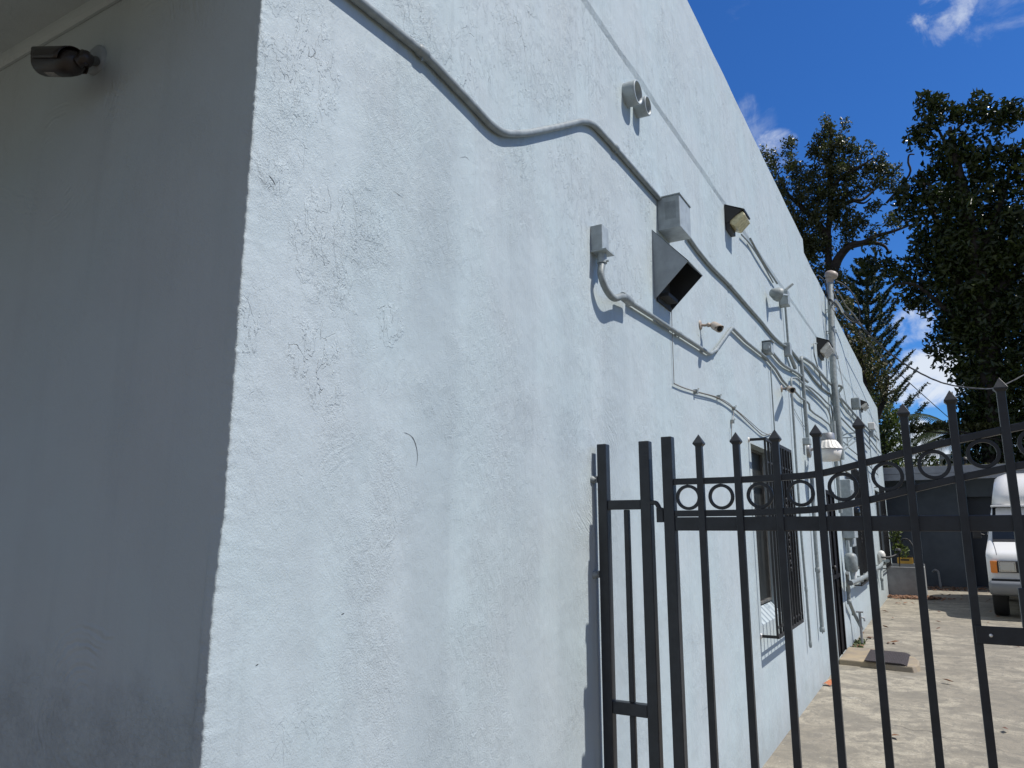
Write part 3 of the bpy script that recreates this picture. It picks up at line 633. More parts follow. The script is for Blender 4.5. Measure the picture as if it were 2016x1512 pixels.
# small junctions
c = W(1551, 687, .03); m = MB(); m.box((0, c.y-.05, c.z-.07), (.06, c.y+.06, c.z+.06)); m.tube([(0.03, c.y, c.z), (.034, c.y+.35, c.z-.13)], .022, 10)
tag(m.build('junction_box', 'box_paint', loc=(0, c.y, c.z), bevel=.004), 'small junction where the upper conduits meet below the twin floodlight', 'junction box')
c = W(1500, 674, 0); c2 = W(1500, 690, 0)
t = thing('junction_box', c, 'small hooded grey box above the peaked conduit', 'junction box')
m = MB(); m.box((0, c.y, c2.z-.02), (.075, c.y+.11, c.z)); m.build('box', 'box_paint', t, bevel=.003); m = MB(); m.box((0, c.y-.01, c.z+.006), (.09, c.y+.12, c.z+.012)); m.build('hood', 'box_paint', t)
m = MB(); a_, b_ = W(1508, 683, .04), W(1519, 691, .036); m.tube([a_, b_], [.026, .02], 12); m.build('fitting', 'box_paint', t)

# bullet cameras on the side wall
def bullet(base, joint, back, front, r, label, body, dark, group='bullet cameras', n=Vector((1, 0, 0)), sticker=False):
    t = thing('security_camera', base, label, 'security camera', group)
    m = MB(); m.lathe(base, n, [(-.001, r*1.25), (r*.25, r*1.25), (r*.4, r*1.0), (r*.42, 0)], 24); m.build('mount', body, t)
    m = MB(); m.tube(smooth_path([base, (base+joint)/2+Vector((0, 0, -.002)), joint], 4), r*.38, 12); m.lathe(joint-n*r*.5, n, [(0, 0), (.1*r, r*.5), (r*.9, r*.55), (r, 0)], 14); m.tube([joint, back], r*.42, 10)
    m.lathe(joint-Vector((0, 0, r*.55)), (0, 0, 1), [(0, r*.3), (r*1.1, r*.3), (r*1.11, 0)], 10); m.build('bracket', dark, t)
    d = (front-back).normalized(); L = (front-back).length
    m = MB(); m.lathe(back, d, [(0, 0), (.001, r*.55), (L*.1, r*.9), (L*.3, r), (L*.92, r), (L*.97, r*.95), (L*.97, 0)], 28); bd = m.build('body', body, t)
    m = MB(); up = Vector((0, 0, 1)); a = d.cross(up).normalized(); b = a.cross(d).normalized(); rows = []
    for u in np.linspace(.12, 1.22, 9):
        for k, an in enumerate(np.linspace(-.2, math.pi+.2, 15)):
            rr = r*1.13; cut = 1-.32*max(0, (u-.9)/.3)*(1-math.sin(max(0, min(math.pi, an))))
            rows.append(back+d*(L*u*(1 if u < .9 else cut))+(a*math.cos(an)+b*math.sin(an))*rr)
    n9 = 15; fs = [(i*n9+k, i*n9+k+1, (i+1)*n9+k+1, (i+1)*n9+k) for i in range(8) for k in range(14)]
    m.add(rows, fs, True); so_ = m.build('sunshield', body, t); md = so_.modifiers.new('solid', 'SOLIDIFY'); md.thickness = r*.06; md.offset = 1
    m = MB(); m.lathe(front-d*L*.028, d, [(0, r*.7), (.002, r*.7), (.004, r*.3), (.001, 0)], 20); m.build('lens', 'glass_dark', t)
    if sticker:
        m = MB(); q = back+d*L*.42; e = r*1.012
        for k in range(6):
            a0, a1 = -1.95+.14*k, -1.95+.14*(k+1)
            f_ = lambda an, s_: q+d*s_+(a*math.cos(an)+b*math.sin(an))*e
            m.quad(f_(a0, 0), f_(a0, L*.30), f_(a1, L*.30), f_(a1, 0))
        m.build('sticker', 'sticker', t)
    return t
bs = W(1378, 640); jt = W(1388, 638, .045)
bullet(bs, Vector((.05, bs.y+.015, bs.z-.002)), Vector((.07, bs.y+.05, bs.z+.0)), W(1417, 648, .13), .024, 'small pale bullet camera beside the peaked conduit', 'camera_pale', 'camera_pale')
bs = W(1538, 765); bullet(bs, Vector((.05, bs.y+.03, bs.z)), Vector((.06, bs.y+.08, bs.z)), W(1560, 769, .15), .027, 'pale camera with a dark face where the conduit kinks behind the picket tips', 'camera_pale', 'camera_dark')
bs = G(192, 120, FY); jn = G(168, 116, FY-.09)
t = bullet(bs, jn, G(152, 124, FY-.10), G(84, 124, FY-.105), .033, 'dark brown bullet camera under the eave on the shaded front wall', 'camera_dark', 'camera_dark', n=Vector((0, -1, 0)), sticker=True)
[c for c in t.children if c.name.startswith('mount')][0].data.materials[0] = MAT['hood_paint']

# service mast with weatherhead and drop cables
mb, mtp = W(1656, 905, .09), W(1634, 556, .09)
yb_ = (mb.y+mtp.y)/2
ms = thing('service_mast', (0.09, yb_, 2.2), 'tall grey electric service mast rising above the wall with a rounded pale weatherhead', 'service mast')
mb.y = W(1656, 905, .09).y
m = MB(); m.tube([mb, W(1641, 738, .09), mtp], .046, 20); m.build('pole', 'pipe_paint', ms)
m = MB(); q = mtp; ax = Vector((.25, -.03, 1))
m.lathe(q-Vector((0, 0, .02)), (0, 0, 1), [(0, .052), (.06, .054), (.08, .065)], 20); m.lathe(q+Vector((.03, 0, .11)), (1, .0, -.35), [(-.10, 0), (-.095, .03), (-.07, .058), (-.02, .075), (.04, .068), (.08, .045), (.095, .0)], 20); m.build('weatherhead', 'camera_pale', ms)
MAT['camera_pale']
for (px, py) in ((1632, 600), (1633, 640), (1641, 700), (1645, 778), (1650, 850)):
    c = W(px, py, .09); f_ = (c.z-mb.z)/(mtp.z-mb.z); c = mb+(mtp-mb)*f_
    m = MB(); m.tube([c-Vector((0, 0, .02)), c+Vector((0, 0, .02))], .052, 20); m.bar(Vector((0, c.y-.07, c.z)), Vector((.09, c.y-.03, c.z)), .03, .006); m.bar(Vector((0, c.y+.07, c.z)), Vector((.09, c.y+.03, c.z)), .03, .006); m.build('strap', 'pipe_paint', ms)
mt = thing('meter_can', W(1652, 1000, 0), 'tall dark grey electric meter cabinet below the service mast', 'meter')
a = W(1649, 945, 0); bz = W(1654, 1060, 0).z
m = MB(); m.box((0, a.y, bz), (.16, a.y+.45, 2.25)); m.build('cabinet', 'box_paint', mt, bevel=.008)
m = MB(); m.lathe((.16, a.y+.22, bz+.35), (1, 0, 0), [(0, .09), (.05, .09), (.07, .075), (.075, 0)], 24); m.build('dial', 'glass_dark', mt)
m = MB(); m.box((.16, a.y+.05, bz+.6), (.166, a.y+.4, 2.1)); m.build('cover', 'pipe_paint', mt)
def drop(pts, Y0, Y1, r, label, material, twist=False):
    P = [G(p[0], p[1], Y0+(Y1-Y0)*i/(len(pts)-1)) for i, p in enumerate(pts)]; path = smooth_path(P, 8); m = MB()
    t = thing('overhead_cable', P[0], label, 'cable')
    if twist:
        for ph in (0, 2.1, 4.2):
            m = MB(); m.tube([p+Vector((math.cos(i*.8+ph), 0, math.sin(i*.8+ph)))*r*.9 for i, p in enumerate(path)], r, 5); m.build('strand', material, t)
    else: m.tube(path, r, 5); m.build('strand', material, t)
    return t
drop([(1634, 590), (1660, 612), (1695, 642), (1745, 690), (1800, 728), (1860, 755), (1925, 765), (1965, 762), (2016, 738), (2100, 690)], mb.y, 24, .010, 'thick twisted overhead service cable sweeping right from the mast behind the gate tips', 'cable_black', True)
drop([(1690, 655), (1745, 712), (1800, 762), (1856, 812), (1900, 850)], 14, 30, .012, 'thin straight overhead cable slanting down toward the palm', 'cable_black')
drop([(1645, 553), (1660, 560), (1676, 575), (1690, 600), (1692, 625), (1690, 632), (1678, 634), (1660, 618), (1648, 590), (1640, 572)], mb.y, mb.y+.3, .010, 'large dark drip loop hanging from the weatherhead', 'cable_black')
drop([(1640, 566), (1652, 578), (1662, 595), (1668, 605), (1680, 618), (1696, 640)], mb.y, mb.y+.5, .009, 'grey cable tail curving down from the weatherhead', 'cable_grey')
drop([(1636, 592), (1648, 607), (1644, 614), (1637, 604)], mb.y, mb.y+.1, .008, 'small drip loop tied to the mast', 'cable_grey')
drop([(1606, 546), (1612, 543), (1622, 552), (1627, 570), (1633, 600)], mb.y-.1, mb.y, .008, 'cable arching over the parapet left of the mast', 'cable_black')
drop([(1644, 590), (1652, 600), (1660, 615)], mb.y, mb.y+.15, .020, 'pair of silvery splice connectors beside the mast', 'bolt')

# barn light
c = W(1591, 866, .05); bl = thing('barn_light', (0, c.y, c.z), 'white barn light with a ribbed reflector hanging behind the picket gate', 'barn light')
m = MB(); m.box((0, c.y-.05, c.z-.05), (.07, c.y+.09, c.z+.02)); m.build('base', 'box_paint', bl, bevel=.006)
pl = W(1593, 886, .02); m = MB(); m.lathe((0.0, pl.y+.01, pl.z), (1, 0, 0), [(0, .085), (.03, .085), (.035, .07), (.036, 0)], 8); m.build('back_plate', 'grey_metal', bl)
YL = c.y+.06; lc = G(1631, 884, YL)
def LZ(py): return G(1631, py, YL).z
def RR(w_): return w_/2/F*YL*.92
m = MB(); m.lathe((lc.x, YL, LZ(866)), (0, 0, 1), [(0, RR(27)), (LZ(854)-LZ(866), RR(26)), (LZ(852.5)-LZ(866), RR(23)), (LZ(852.4)-LZ(866), 0)], 28); m.build('ballast_housing', 'grey_metal', bl)
m = MB(); seg = 72; z1_, z0_ = LZ(867), LZ(884); vs = []
for (z, r_) in ((z1_, RR(28)), (z1_-(z1_-z0_)*.25, RR(36)), (z1_-(z1_-z0_)*.85, RR(48)), (z0_, RR(52)), (z0_-.004, RR(52)), (z0_-.004, RR(44))):
    for k in range(seg):
        an = 2*math.pi*k/seg; rb = r_*(1+(.045 if (k % 4) < 2 else 0)*(1 if z > z0_+.01 else 0)); vs.append((lc.x+rb*math.cos(an), YL+rb*math.sin(an), z))
m.add(vs, [(i*seg+k, i*seg+(k+1) % seg, (i+1)*seg+(k+1) % seg, (i+1)*seg+k) for i in range(5) for k in range(seg)], False); m.build('ribbed_reflector', 'white_enamel', bl)
m = MB(); m.lathe((lc.x, YL, LZ(908)), (0, 0, 1), [(0, 0), (.001, RR(38)), ((LZ(886)-LZ(908))*.5, RR(44)), (LZ(885.5)-LZ(908), RR(50)), (LZ(885.3)-LZ(908), RR(40))], 32); m.build('refractor', 'white_enamel', bl)
m = MB(); m.tube(round_path([Vector((.03, pl.y+.01, pl.z)), Vector((.12, pl.y+.03, pl.z+.03)), Vector((lc.x, YL, LZ(860)))], .05), .017, 10); m.build('arm', 'grey_metal', bl)

# cross braced bracket
t = thing('wall_bracket', W(1656, 870, 0), 'thin cross braced iron bracket on the wall right of the mast', 'bracket')
Yb = W(1656, 870, .05).y
m = MB()
def gb(a, b): m.bar(G(a[0], a[1], a[2]), G(b[0], b[1], b[2]), .018, .018)
Yk = Yb+.3
gb((1652, 862, Yk), (1666, 854, Yk)); gb((1666, 854, Yk), (1687, 852, Yk)); gb((1658, 862, Yk+.4), (1688, 861, Yk+.4)); gb((1655, 884, Yk), (1680, 861, Yk+.2)); gb((1660, 887, Yk), (1688, 865, Yk+.2)); gb((1657, 867, Yk), (1668, 877, Yk)); m.build('bracing', 'box_paint', t)

# meter bottle, water pipes, standpipe
c = W(1669, 1088, .08); c2 = W(1671, 1126, .08)
t = thing('gas_meter', (0.1, c.y, c2.z), 'rounded grey meter housing on the wall beside the doorway', 'meter')
m = MB(); r_ = .082; m.lathe((.11, c.y, c2.z), (0, 0, 1), [(0, 0), (.001, r_*.8), (.03, r_), (c.z-c2.z-.06, r_), (c.z-c2.z-.02, r_*.8), (c.z-c2.z, r_*.3), (c.z-c2.z+.001, 0)], 24); m.build('housing', 'pipe_paint', t)
m = MB(); m.tube([(.09, c.y, c.z-.02), (.09, c.y, c.z+.16)], .022, 10); m.tube([(.12, c.y, c2.z), (.12, c.y, c2.z-.12)], .03, 10); m.build('stub', 'box_paint', t)
m = MB(); a = W(1667, 1062, 0); m.box((0, a.y-.2, c.z+.06), (.10, a.y+.25, c.z+.32)); tag(m.build('wall_cabinet', 'box_paint', loc=(0, a.y, c.z+.06), bevel=.01), 'small grey cabinet just above the rounded meter', 'cabinet')
def pipe(pts, r, label, material='pipe_paint', bend=.06):
    P = [Vector(p) for p in pts]; t = thing('water_pipe', P[0], label, 'pipe', 'water pipes low on the wall'); MB().tube(round_path(P, bend), r, 10).build('pipe', material, t)
    m = MB()
    for p in P[1:-1]: m.lathe(p-Vector((0, 0, r*1.3)), (0, 0, 1), [(0, 0), (.001, r*1.2), (r*2.6, r*1.2), (r*2.61, 0)], 10)
    if len(P) > 2: m.build('elbow', material, t)
pipe([W(1668, 1128, .1), W(1670, 1160, .05), W(1672, 1185, .05), W(1681, 1207, .05), W(1697, 1238, .12)], .024, 'grey pipe dropping from the rounded meter and slanting to the standpipe')
pipe([W(1674, 1148, .12), W(1694, 1140, .12), W(1703, 1135, .12), W(1713, 1126, .12), W(1730, 1117, .12), W(1741, 1107, .14), W(1748, 1104, .25)], .034, 'pale thick pipe climbing gently along the wall to the planter', 'pipe_paint')
c = W(1679, 1126, .12); m = MB(); m.tube([c-Vector((0, .0, .10)), c+Vector((0, 0.05, .05))], [.03, .05], 14); m.lathe(c+Vector((0, .05, .05)), (0, .3, 1), [(0, .05), (.06, .055), (.08, .0)], 14)
tag(m.build('pipe_fitting', 'white_enamel', loc=c), 'white cone shaped fitting between the meter and the middle window', 'fitting')
gp = FL(1698, 1271); sp_ = thing('standpipe', gp, 'thin grey water standpipe with a tap standing free by the wall', 'standpipe')
ht = G(1697, 1205, gp.y).z
m = MB(); m.tube([gp, gp+Vector((0, 0, ht))], .017, 10); m.build('riser', 'grey_metal', sp_)
m = MB(); m.tube([gp+Vector((-.045, 0, ht)), gp+Vector((.045, 0, ht))], .012, 8); m.tube([gp+Vector((0, 0, ht-.07)), gp+Vector((.05, 0, ht-.075)), gp+Vector((.055, 0, ht-.12))], .013, 8); m.build('tap', 'grey_metal', sp_)
pipe([W(1735, 1110, .08), W(1736, 1140, .08), W(1738, 1162, .08)], .025, 'grey riser with an elbow at the planter corner')
c = W(1736, 1098, .08); m = MB(); m.lathe(c-Vector((0, 0, .15)), (0, 0, 1), [(0, 0), (.001, .07), (.22, .075), (.28, .05), (.30, 0)], 16); tag(m.build('filter_canister', 'white_enamel', loc=c), 'pale canister on the wall above the planter', 'canister')
m = MB(); c = W(1735, 1095, .1); m.tube(smooth_path([c+Vector((0, 0, -.02)), c+Vector((.15, .1, -.02)), c+Vector((.3, .25, .05)), c+Vector((.35, .3, .12))], 5), .02, 8); m.lathe(c+Vector((.3, .25, .1)), (0, 0, 1), [(0, .05), (.05, .05), (.06, 0)], 10)
tag(m.build('hose_tap', 'cable_black', loc=c), 'black tap and stub of hose over the planter', 'tap')

# doorstep and mat
pts = [FL(1655, 1305, .05), FL(1735, 1318, .05), FL(1797, 1322, .05), FL(1803, 1313, .05), FL(1795, 1302, .05), FL(1748, 1291, .05), FL(1715, 1281, .05), FL(1668, 1280, .05)]
m = MB(); rim = []
xs0 = [(0.01, 9.82), (.35, 9.78), (.62, 9.70), (.78, 9.68), (.84, 9.85), (.83, 10.15), (.78, 10.38), (.55, 10.72), (.3, 10.84), (0.01, 10.84)]
n_ = len(xs0)
m.add([(x, y, .062+.004*math.sin(x*9)) for x, y in xs0]+[(x+(.01 if x > .1 else 0), y-(.012 if y < 10 else -.01), 0) for x, y in xs0], [tuple(range(n_))]+[(i, i+n_, (i+1) % n_+n_, (i+1) % n_) for i in range(n_)])
tag(m.build('doorstep', 'step_concrete', loc=(.4, 10.2, 0), bevel=.012), 'low worn tan concrete doorstep at the dark doorway', 'doorstep')
m = MB(); y0, y1 = 9.74, 10.62; nx = 26
for i in range(nx):
    x = .29+.017*i; zc_ = .071+(.0 if i < nx-5 else -.0012*(i-nx+5)**2); m.box((x, y0-.05*(i/nx), zc_), (x+.0125, y1-.05*(i/nx), zc_+.013))
    m.box((x+.0105, y0+.01-.05*(i/nx), zc_+.001), (x+.0165, y1-.01-.05*(i/nx), zc_+.008))
tag(m.build('door_mat', 'rubber_mat', loc=(.5, 10.2, .07)), 'dark ribbed rubber mat lying on the doorstep', 'mat')

# fallen leaves
def leaflit(n, cx, cy, sx, sy, zz=.006):
    m = MB()
    for i in range(n):
        x, y = cx+random.gauss(0, sx), cy+random.gauss(0, sy); L = random.uniform(.03, .07); an = random.uniform(0, 6.28); u = Vector((math.cos(an), math.sin(an), random.uniform(-.2, .4)))*L; v = Vector((-math.sin(an), math.cos(an), random.uniform(-.3, .5)))*L*.45; c = Vector((x, y, zz+random.uniform(0, .035)))
        m.add([c-u, c+v, c+u, c-v, c+Vector((0, 0, .012))], [(0, 1, 4), (1, 2, 4), (2, 3, 4), (3, 0, 4)])
    return m
m = leaflit(900, .48, 19.42, .30, .16); m2 = leaflit(260, 1.2, 22.6, .9, .35); m.add(m2.v, m2.f)
m3 = leaflit(60, .55, 20.5, 1.2, 1.4); m.add(m3.v, m3.f)
for (px, py) in ((1690, 1275), (1692, 1247), (1718, 1258), (1760, 1268), (1780, 1190)):
    q = FL(px, py); m4_ = leaflit(4, q.x, q.y, .04, .04); m.add(m4_.v, m4_.f)
for i in range(90):
    q = leaflit(1, random.uniform(.1, 3), random.uniform(3, 19), .01, .01); m.add(q.v, q.f) if i % 3 == 0 else None
tag(m.build('leaf_litter', 'dry_leaf'), kind='stuff', label='brown fallen leaves drifted against the planter', cat='leaf litter')
q = FL(1632, 1350); m = MB(); L = .055
for sgn in (1, -1):
    m.add([q+Vector((-L, -L*.6, .02)), q+Vector((L, L*.5, .035)), q+Vector((L*.3, L*.9*sgn, .06 if sgn > 0 else .01)), q+Vector((-L*.5, L*.7*sgn, .03))], [(0, 1, 2, 3)])
tag(m.build('fallen_leaf', 'yellow_case', loc=q), 'single orange curled leaf on the concrete at the foot of the wall', 'leaf'); MAT['yellow_case']
bpy.data.objects['fallen_leaf'].data.materials[0] = mat('orange_leaf', (.50, .16, .05), .6, var=.4, vscale=30)
# weeds at the wall foot
m = MB()
for i in range(110):
    c = Vector((random.uniform(.01, .14), random.uniform(11.1, 12.0), 0)); h = random.uniform(.015, .05); a = random.uniform(0, 6.28); d = Vector((math.cos(a), math.sin(a), 0))
    e = Vector((-d.y, d.x, 0))*.012; m.add([c-e, c+e, c+d*h*.5+Vector((0, 0, h))+e*.4, c+d*h*.8+Vector((0, 0, h*.8))-e], [(0, 1, 2, 3)])
tag(m.build('weeds', 'weed'), kind='stuff', label='small green weeds growing along the wall foot by the standpipe', cat='weeds')

# ---------------------------------------------------------------- planter and bits on it
m = MB(); X0, X1, Y0, Y1, H_ = .0, .78, 19.75, 20.75, .665
pt = thing('planter', (.4, 20.2, 0), 'low grey painted masonry planter box in the corner by the wall end', 'planter')
for p, q in (((X0, Y0, 0), (X1, Y0+.1, H_)), ((X0, Y1-.1, 0), (X1, Y1, H_+.04)), ((X1-.1, Y0+.1, 0), (X1, Y1-.1, H_)), ((X0, Y0+.1, 0), (X1-.1, Y1-.1, H_-.08))): m.box(p, q)
m.build('walls', 'planter_paint', pt, bevel=.006)
c = Vector((.36, 20.68, H_+.04)); t = thing('tool_case', c, 'yellow and black case standing on the back edge of the planter', 'case')
m = MB(); m.box(c+Vector((-.16, -.06, 0)), c+Vector((.18, .1, .15))); m.build('case_body', 'yellow_case', t, bevel=.02); m = MB(); m.box(c+Vector((-.15, -.05, .15)), c+Vector((.17, .09, .18))); m.box(c+Vector((-.08, -.064, .07)), c+Vector((.1, -.061, .11))); m.build('case_lid', 'cable_black', t, bevel=.01)
m = MB(); m.tube(smooth_path([(.62, 20.6, .72), (.60, 20.65, 1.0), (.50, 20.7, 1.25), (.36, 20.72, 1.28), (.28, 20.72, 1.1)], 6), .022, 8)
tag(m.build('hose', 'cable_black', loc=(.6, 20.6, .7)), 'black hose arching behind the yellow case', 'hose')
# small plant in the planter
def leaves(pts_dirs, L, Wd, fold=.25, jitter=.9):
    """many folded leaf blades: arrays of centres (n,3)"""
    n = len(pts_dirs); c = np.array(pts_dirs)
    u = rng.normal(size=(n, 3)); u[:, 2] -= .35; u /= np.linalg.norm(u, axis=1)[:, None]
    v = rng.normal(size=(n, 3)); v -= (v*u).sum(1)[:, None]*u; v /= np.linalg.norm(v, axis=1)[:, None]; w_ = np.cross(u, v)
    l = (L*rng.uniform(.6, 1.25, n))[:, None]; wd = (Wd*rng.uniform(.7, 1.2, n))[:, None]
    A = c-u*l*.5; Bp = c+v*wd*.5+w_*wd*fold; Cc = c+u*l*.5-w_*l*.12; Dd = c-v*wd*.5+w_*wd*fold
    V = np.stack([A, Bp, Cc, Dd], 1).reshape(-1, 3)
    i = np.arange(n)*4; Fc = np.stack([i, i+1, i+2, i, i+2, i+3], 1).reshape(-1, 3)
    return V, Fc
def leafmesh(name, V, Fc, material, parent=None, loc=(0, 0, 0)):
    base = np.array(parent['_base'] if parent is not None else loc); V = V-base
    me = bpy.data.meshes.new(name); me.vertices.add(len(V)); me.vertices.foreach_set('co', V.astype(np.float32).ravel())
    k = Fc.shape[1]; me.loops.add(Fc.size); me.loops.foreach_set('vertex_index', Fc.astype(np.int32).ravel())
    me.polygons.add(len(Fc)); me.polygons.foreach_set('loop_start', np.arange(0, Fc.size, k, dtype=np.int32)); me.update(calc_edges=True); me.validate()
    me.materials.append(MAT[material]); o = bpy.data.objects.new(name, me); COL.objects.link(o)
    if parent is not None: o.parent = parent
    else: o.location = tuple(base)
    return o
def cloud(centers, rad, n):                      # n points round each centre
    k = len(centers); d = rng.normal(size=(k, n, 3)); d /= np.linalg.norm(d, axis=2)[..., None]; r = rng.uniform(.15, 1, (k, n, 1))**.6
    return (np.array(centers)[:, None, :]+d*r*rad).reshape(-1, 3)
t = thing('potted_plant', (.25, 20.4, .6), 'small dark leafy plant growing in the planter', 'plant')
MB().tube([(.25, 20.4, .58), (.27, 20.42, 1.0), (.24, 20.4, 1.35)], .012, 6).build('stem', 'bark', t)
V, Fc = leaves(cloud([(.26, 20.4, 1.1), (.2, 20.42, 1.35), (.33, 20.4, 1.0), (.24, 20.4, 1.55)], .16, 60), .14, .05); leafmesh('foliage', V, Fc, 'leaf_green', t)

# ---------------------------------------------------------------- rear building
rb = thing('rear_building', (4, 24, 0), 'low flat roofed dark blue grey building closing the alley behind the van', 'building')
YR, YF = 23.5, 22.4
m = MB(); m.box((-.9, YR, 0), (1.84, YR+.2, 2.95)); m.box((1.84, YR, 2.38), (5.2, YR+.2, 2.95)); m.box((5.2, YR, 0), (12, YR+.2, 2.95)); m.box((-.9, YR+5, 0), (12, YR+5.2, 2.95)); m.box((11.8, YR+.2, 0), (12, YR+5, 2.95)); m.build('wall', 'rear_wall', rb)
m = MB(); m.box((-1.0, YF+.04, 2.96), (12.2, YR+5.4, 3.13)); m.build('roof', 'roof_felt', rb)
m = MB(); m.box((-1.0, YF, 2.98), (12.2, YF+.038, 3.16)); m.box((-1.0, YF+.012, 2.81), (12.2, YF+.036, 2.975)); m.build('fascia', 'fascia', rb, bevel=.004)
m = MB(); m.box((1.88, YR+.35, .02), (5.2, YR+.4, 2.38)); m.build('garage_door', 'rear_door', rb)
m = MB(); m.box((1.80, YR-.05, 0), (1.88, YR-.002, 2.42)); m.build('jamb', 'rear_door', rb)
m = MB(); m.lathe((1.70, YR-.002, 1.02), (0, -1, 0), [(0, .03), (.04, .028), (.07, .035), (.08, 0)], 12); m.build('knob', 'box_paint', rb)
m = MB(); m.tube(round_path([(1.05, YR-.4, .0), (1.03, YR-.4, .42), (.95, YR-.4, .46), (.9, YR-.35, .40)], .06), .03, 8)
tag(m.build('bent_pipe', 'grey_metal', loc=(1.05, YR-.4, 0)), 'short bent grey pipe standing before the rear wall', 'pipe')
V, Fc = leaves(np.column_stack([rng.uniform(-.9, 9, 2500), rng.uniform(YF+.02, YF+.9, 2500), rng.uniform(3.13, 3.19, 2500)]), .09, .05)
tag(leafmesh('roof_debris', V, Fc, 'leaf_vine'), kind='stuff', label='dead leaves lying along the edge of the rear roof', cat='leaf litter')
m = MB(); m.tube([(1.95, YF+1.2, 3.1), (1.95, YF+1.2, 3.38)], .05, 12); m.lathe((1.95, YF+1.2, 3.38), (0, 0, 1), [(0, .09), (.06, .08), (.1, 0)], 12); tag(m.build('roof_vent', 'bronze', loc=(1.95, YF+1.2, 3.1)), 'small dark vent on the rear roof', 'roof vent')

# ---------------------------------------------------------------- van
vx, vy, VW = 1.84, 15.78, 2.02
van = thing('parked_van', (vx+VW/2, vy+2.6, 0), 'white high roof van parked nose out before the rear building', 'van')
def vloft(prof, x0, x1, rnd, yc, zc_, taper=None):
    m = MB(); secs = [(0, rnd), (rnd*.3, rnd*.42), (rnd, .0)]; L = []
    for (dx, sh) in secs: L.append((x0+dx, sh))
    for (dx, sh) in secs[::-1]: L.append((x1-dx, sh))
    vs = []
    for (x, sh) in L:
        for (y, z) in prof:
            sy = (yc-y); sz = (zc_-z); l = math.hypot(sy, sz) or 1
            xx = x
            if taper: tz = taper(z); xx = (x0+x1)/2+(x-(x0+x1)/2)*tz
            vs.append((xx, y+sy/l*sh, z+sz/l*sh))
    n = len(prof); k = len(L)
    m.add(vs, [(i*n+j, i*n+(j+1) % n, (i+1)*n+(j+1) % n, (i+1)*n+j) for i in range(k-1) for j in range(n)], True)
    m.add(vs[:n], [tuple(range(n))]); m.add(vs[-n:], [tuple(range(n))]); return m
bp = [(.10, .46), (.06, .60), (.05, .78), (.055, .98), (.09, 1.09), (.20, 1.16), (.55, 1.26), (.88, 1.33), (1.00, 1.38), (1.25, 1.68), (1.50, 1.94), (1.66, 2.02), (2.2, 2.06), (5.2, 2.04), (5.42, 1.9), (5.48, 1.2), (5.48, .45), (4.9, .42), (1.2, .42)]
tp = lambda z: 1.0 if z < 1.1 else 1.0-.16*(z-1.1)/.95
body = vloft([(vy+y, z) for y, z in bp], vx, vx+VW, .12, vy+2.7, 1.1, tp).build('body', 'van_white', van)
hp = [(1.42, 1.99), (1.48, 2.20), (1.72, 2.48), (2.1, 2.62), (2.8, 2.68), (5.2, 2.66), (5.4, 2.5), (5.42, 2.0)]
vloft([(vy+y, z) for y, z in hp], vx+.17, vx+VW-.17, .22, vy+3.2, 2.2, lambda z: 1-.13*max(0, z-2.0)/.68).build('high_roof', 'van_white', van)
m = MB(); m.box((vx+.15, vy+1.38, 1.965), (vx+VW-.15, vy+5.3, 2.0)); m.build('roof_lip', 'van_white', van, bevel=.01)
def vq(x0, x1, y0, z0, y1, z1, name, material, off=.012, parent=van, inset=.0):
    d = Vector((0, z1-z0, -(y1-y0))).normalized(); d = Vector((0, -(z1-z0), (y1-y0))).normalized()*off
    m = MB(); a = [(x0, vy+y0, z0), (x1, vy+y0, z0), (x1-inset, vy+y1, z1), (x0+inset, vy+y1, z1)]
    a = [Vector(p)+d for p in a]; b = [p-d*1.8 for p in a]
    m.add(a+b, [(0, 1, 2, 3), (7, 6, 5, 4), (0, 4, 5, 1), (1, 5, 6, 2), (2, 6, 7, 3), (3, 7, 4, 0)]); return m.build(name, material, parent, bevel=.006)
vq(vx+.12, vx+VW-.12, .93, 1.355, 1.585, 1.99, 'windscreen', 'glass_dark', .012, inset=.06)
vq(vx+.12, vx+VW-.12, .80, 1.315, .95, 1.36, 'cowl', 'van_black', .010)
m = MB(); y = vy-.002; m.box((vx+.16, y, .80), (vx+VW-.16, y+.06, 1.0)); gr_ = m.build('grille', 'van_black', van, bevel=.01)
m = MB()
for k in range(5): m.box((vx+.5, y-.012, .825+.034*k), (vx+VW-.5, y-.002, .838+.034*k))
m.build('grille_slats', 'bumper_grey', gr_)
for s_ in (0, 1):
    xa = vx+.195 if s_ == 0 else vx+VW-.415
    m = MB(); m.box((xa, y-.02, .83), (xa+.22, y-.003, .975)); hl = m.build('headlight', 'lamp_glass', van, bevel=.02)
    m = MB(); 
    for p, q in (((xa-.015, y-.014, .815), (xa+.235, y-.004, .829)), ((xa-.015, y-.014, .976), (xa+.235, y-.004, .99)), ((xa-.015, y-.014, .829), (xa-.001, y-.004, .976)), ((xa+.221, y-.014, .829), (xa+.235, y-.004, .976))): m.box(p, q)
    m.build('bezel', 'chrome', hl)
    x1_, x2_ = (vx+.055, vx+.155) if s_ == 0 else (vx+VW-.155, vx+VW-.055)
    m = MB(); dd = .05 if s_ == 0 else 0; m.add([(x1_, y+.05*(1-s_)-.0, .79), (x2_, y+.05*s_-.012+0, .79), (x2_, y+.05*s_-.012, .995), (x1_, y+.05*(1-s_), .995), (x1_, y+.12, .79), (x2_, y+.12, .79), (x2_, y+.12, .995), (x1_, y+.12, .995)], [(0, 1, 2, 3), (7, 6, 5, 4), (0, 4, 5, 1), (1, 5, 6, 2), (2, 6, 7, 3), (3, 7, 4, 0)]); m.build('turn_signal', 'amber', van, bevel=.008)
m = MB(); zb_ = .40
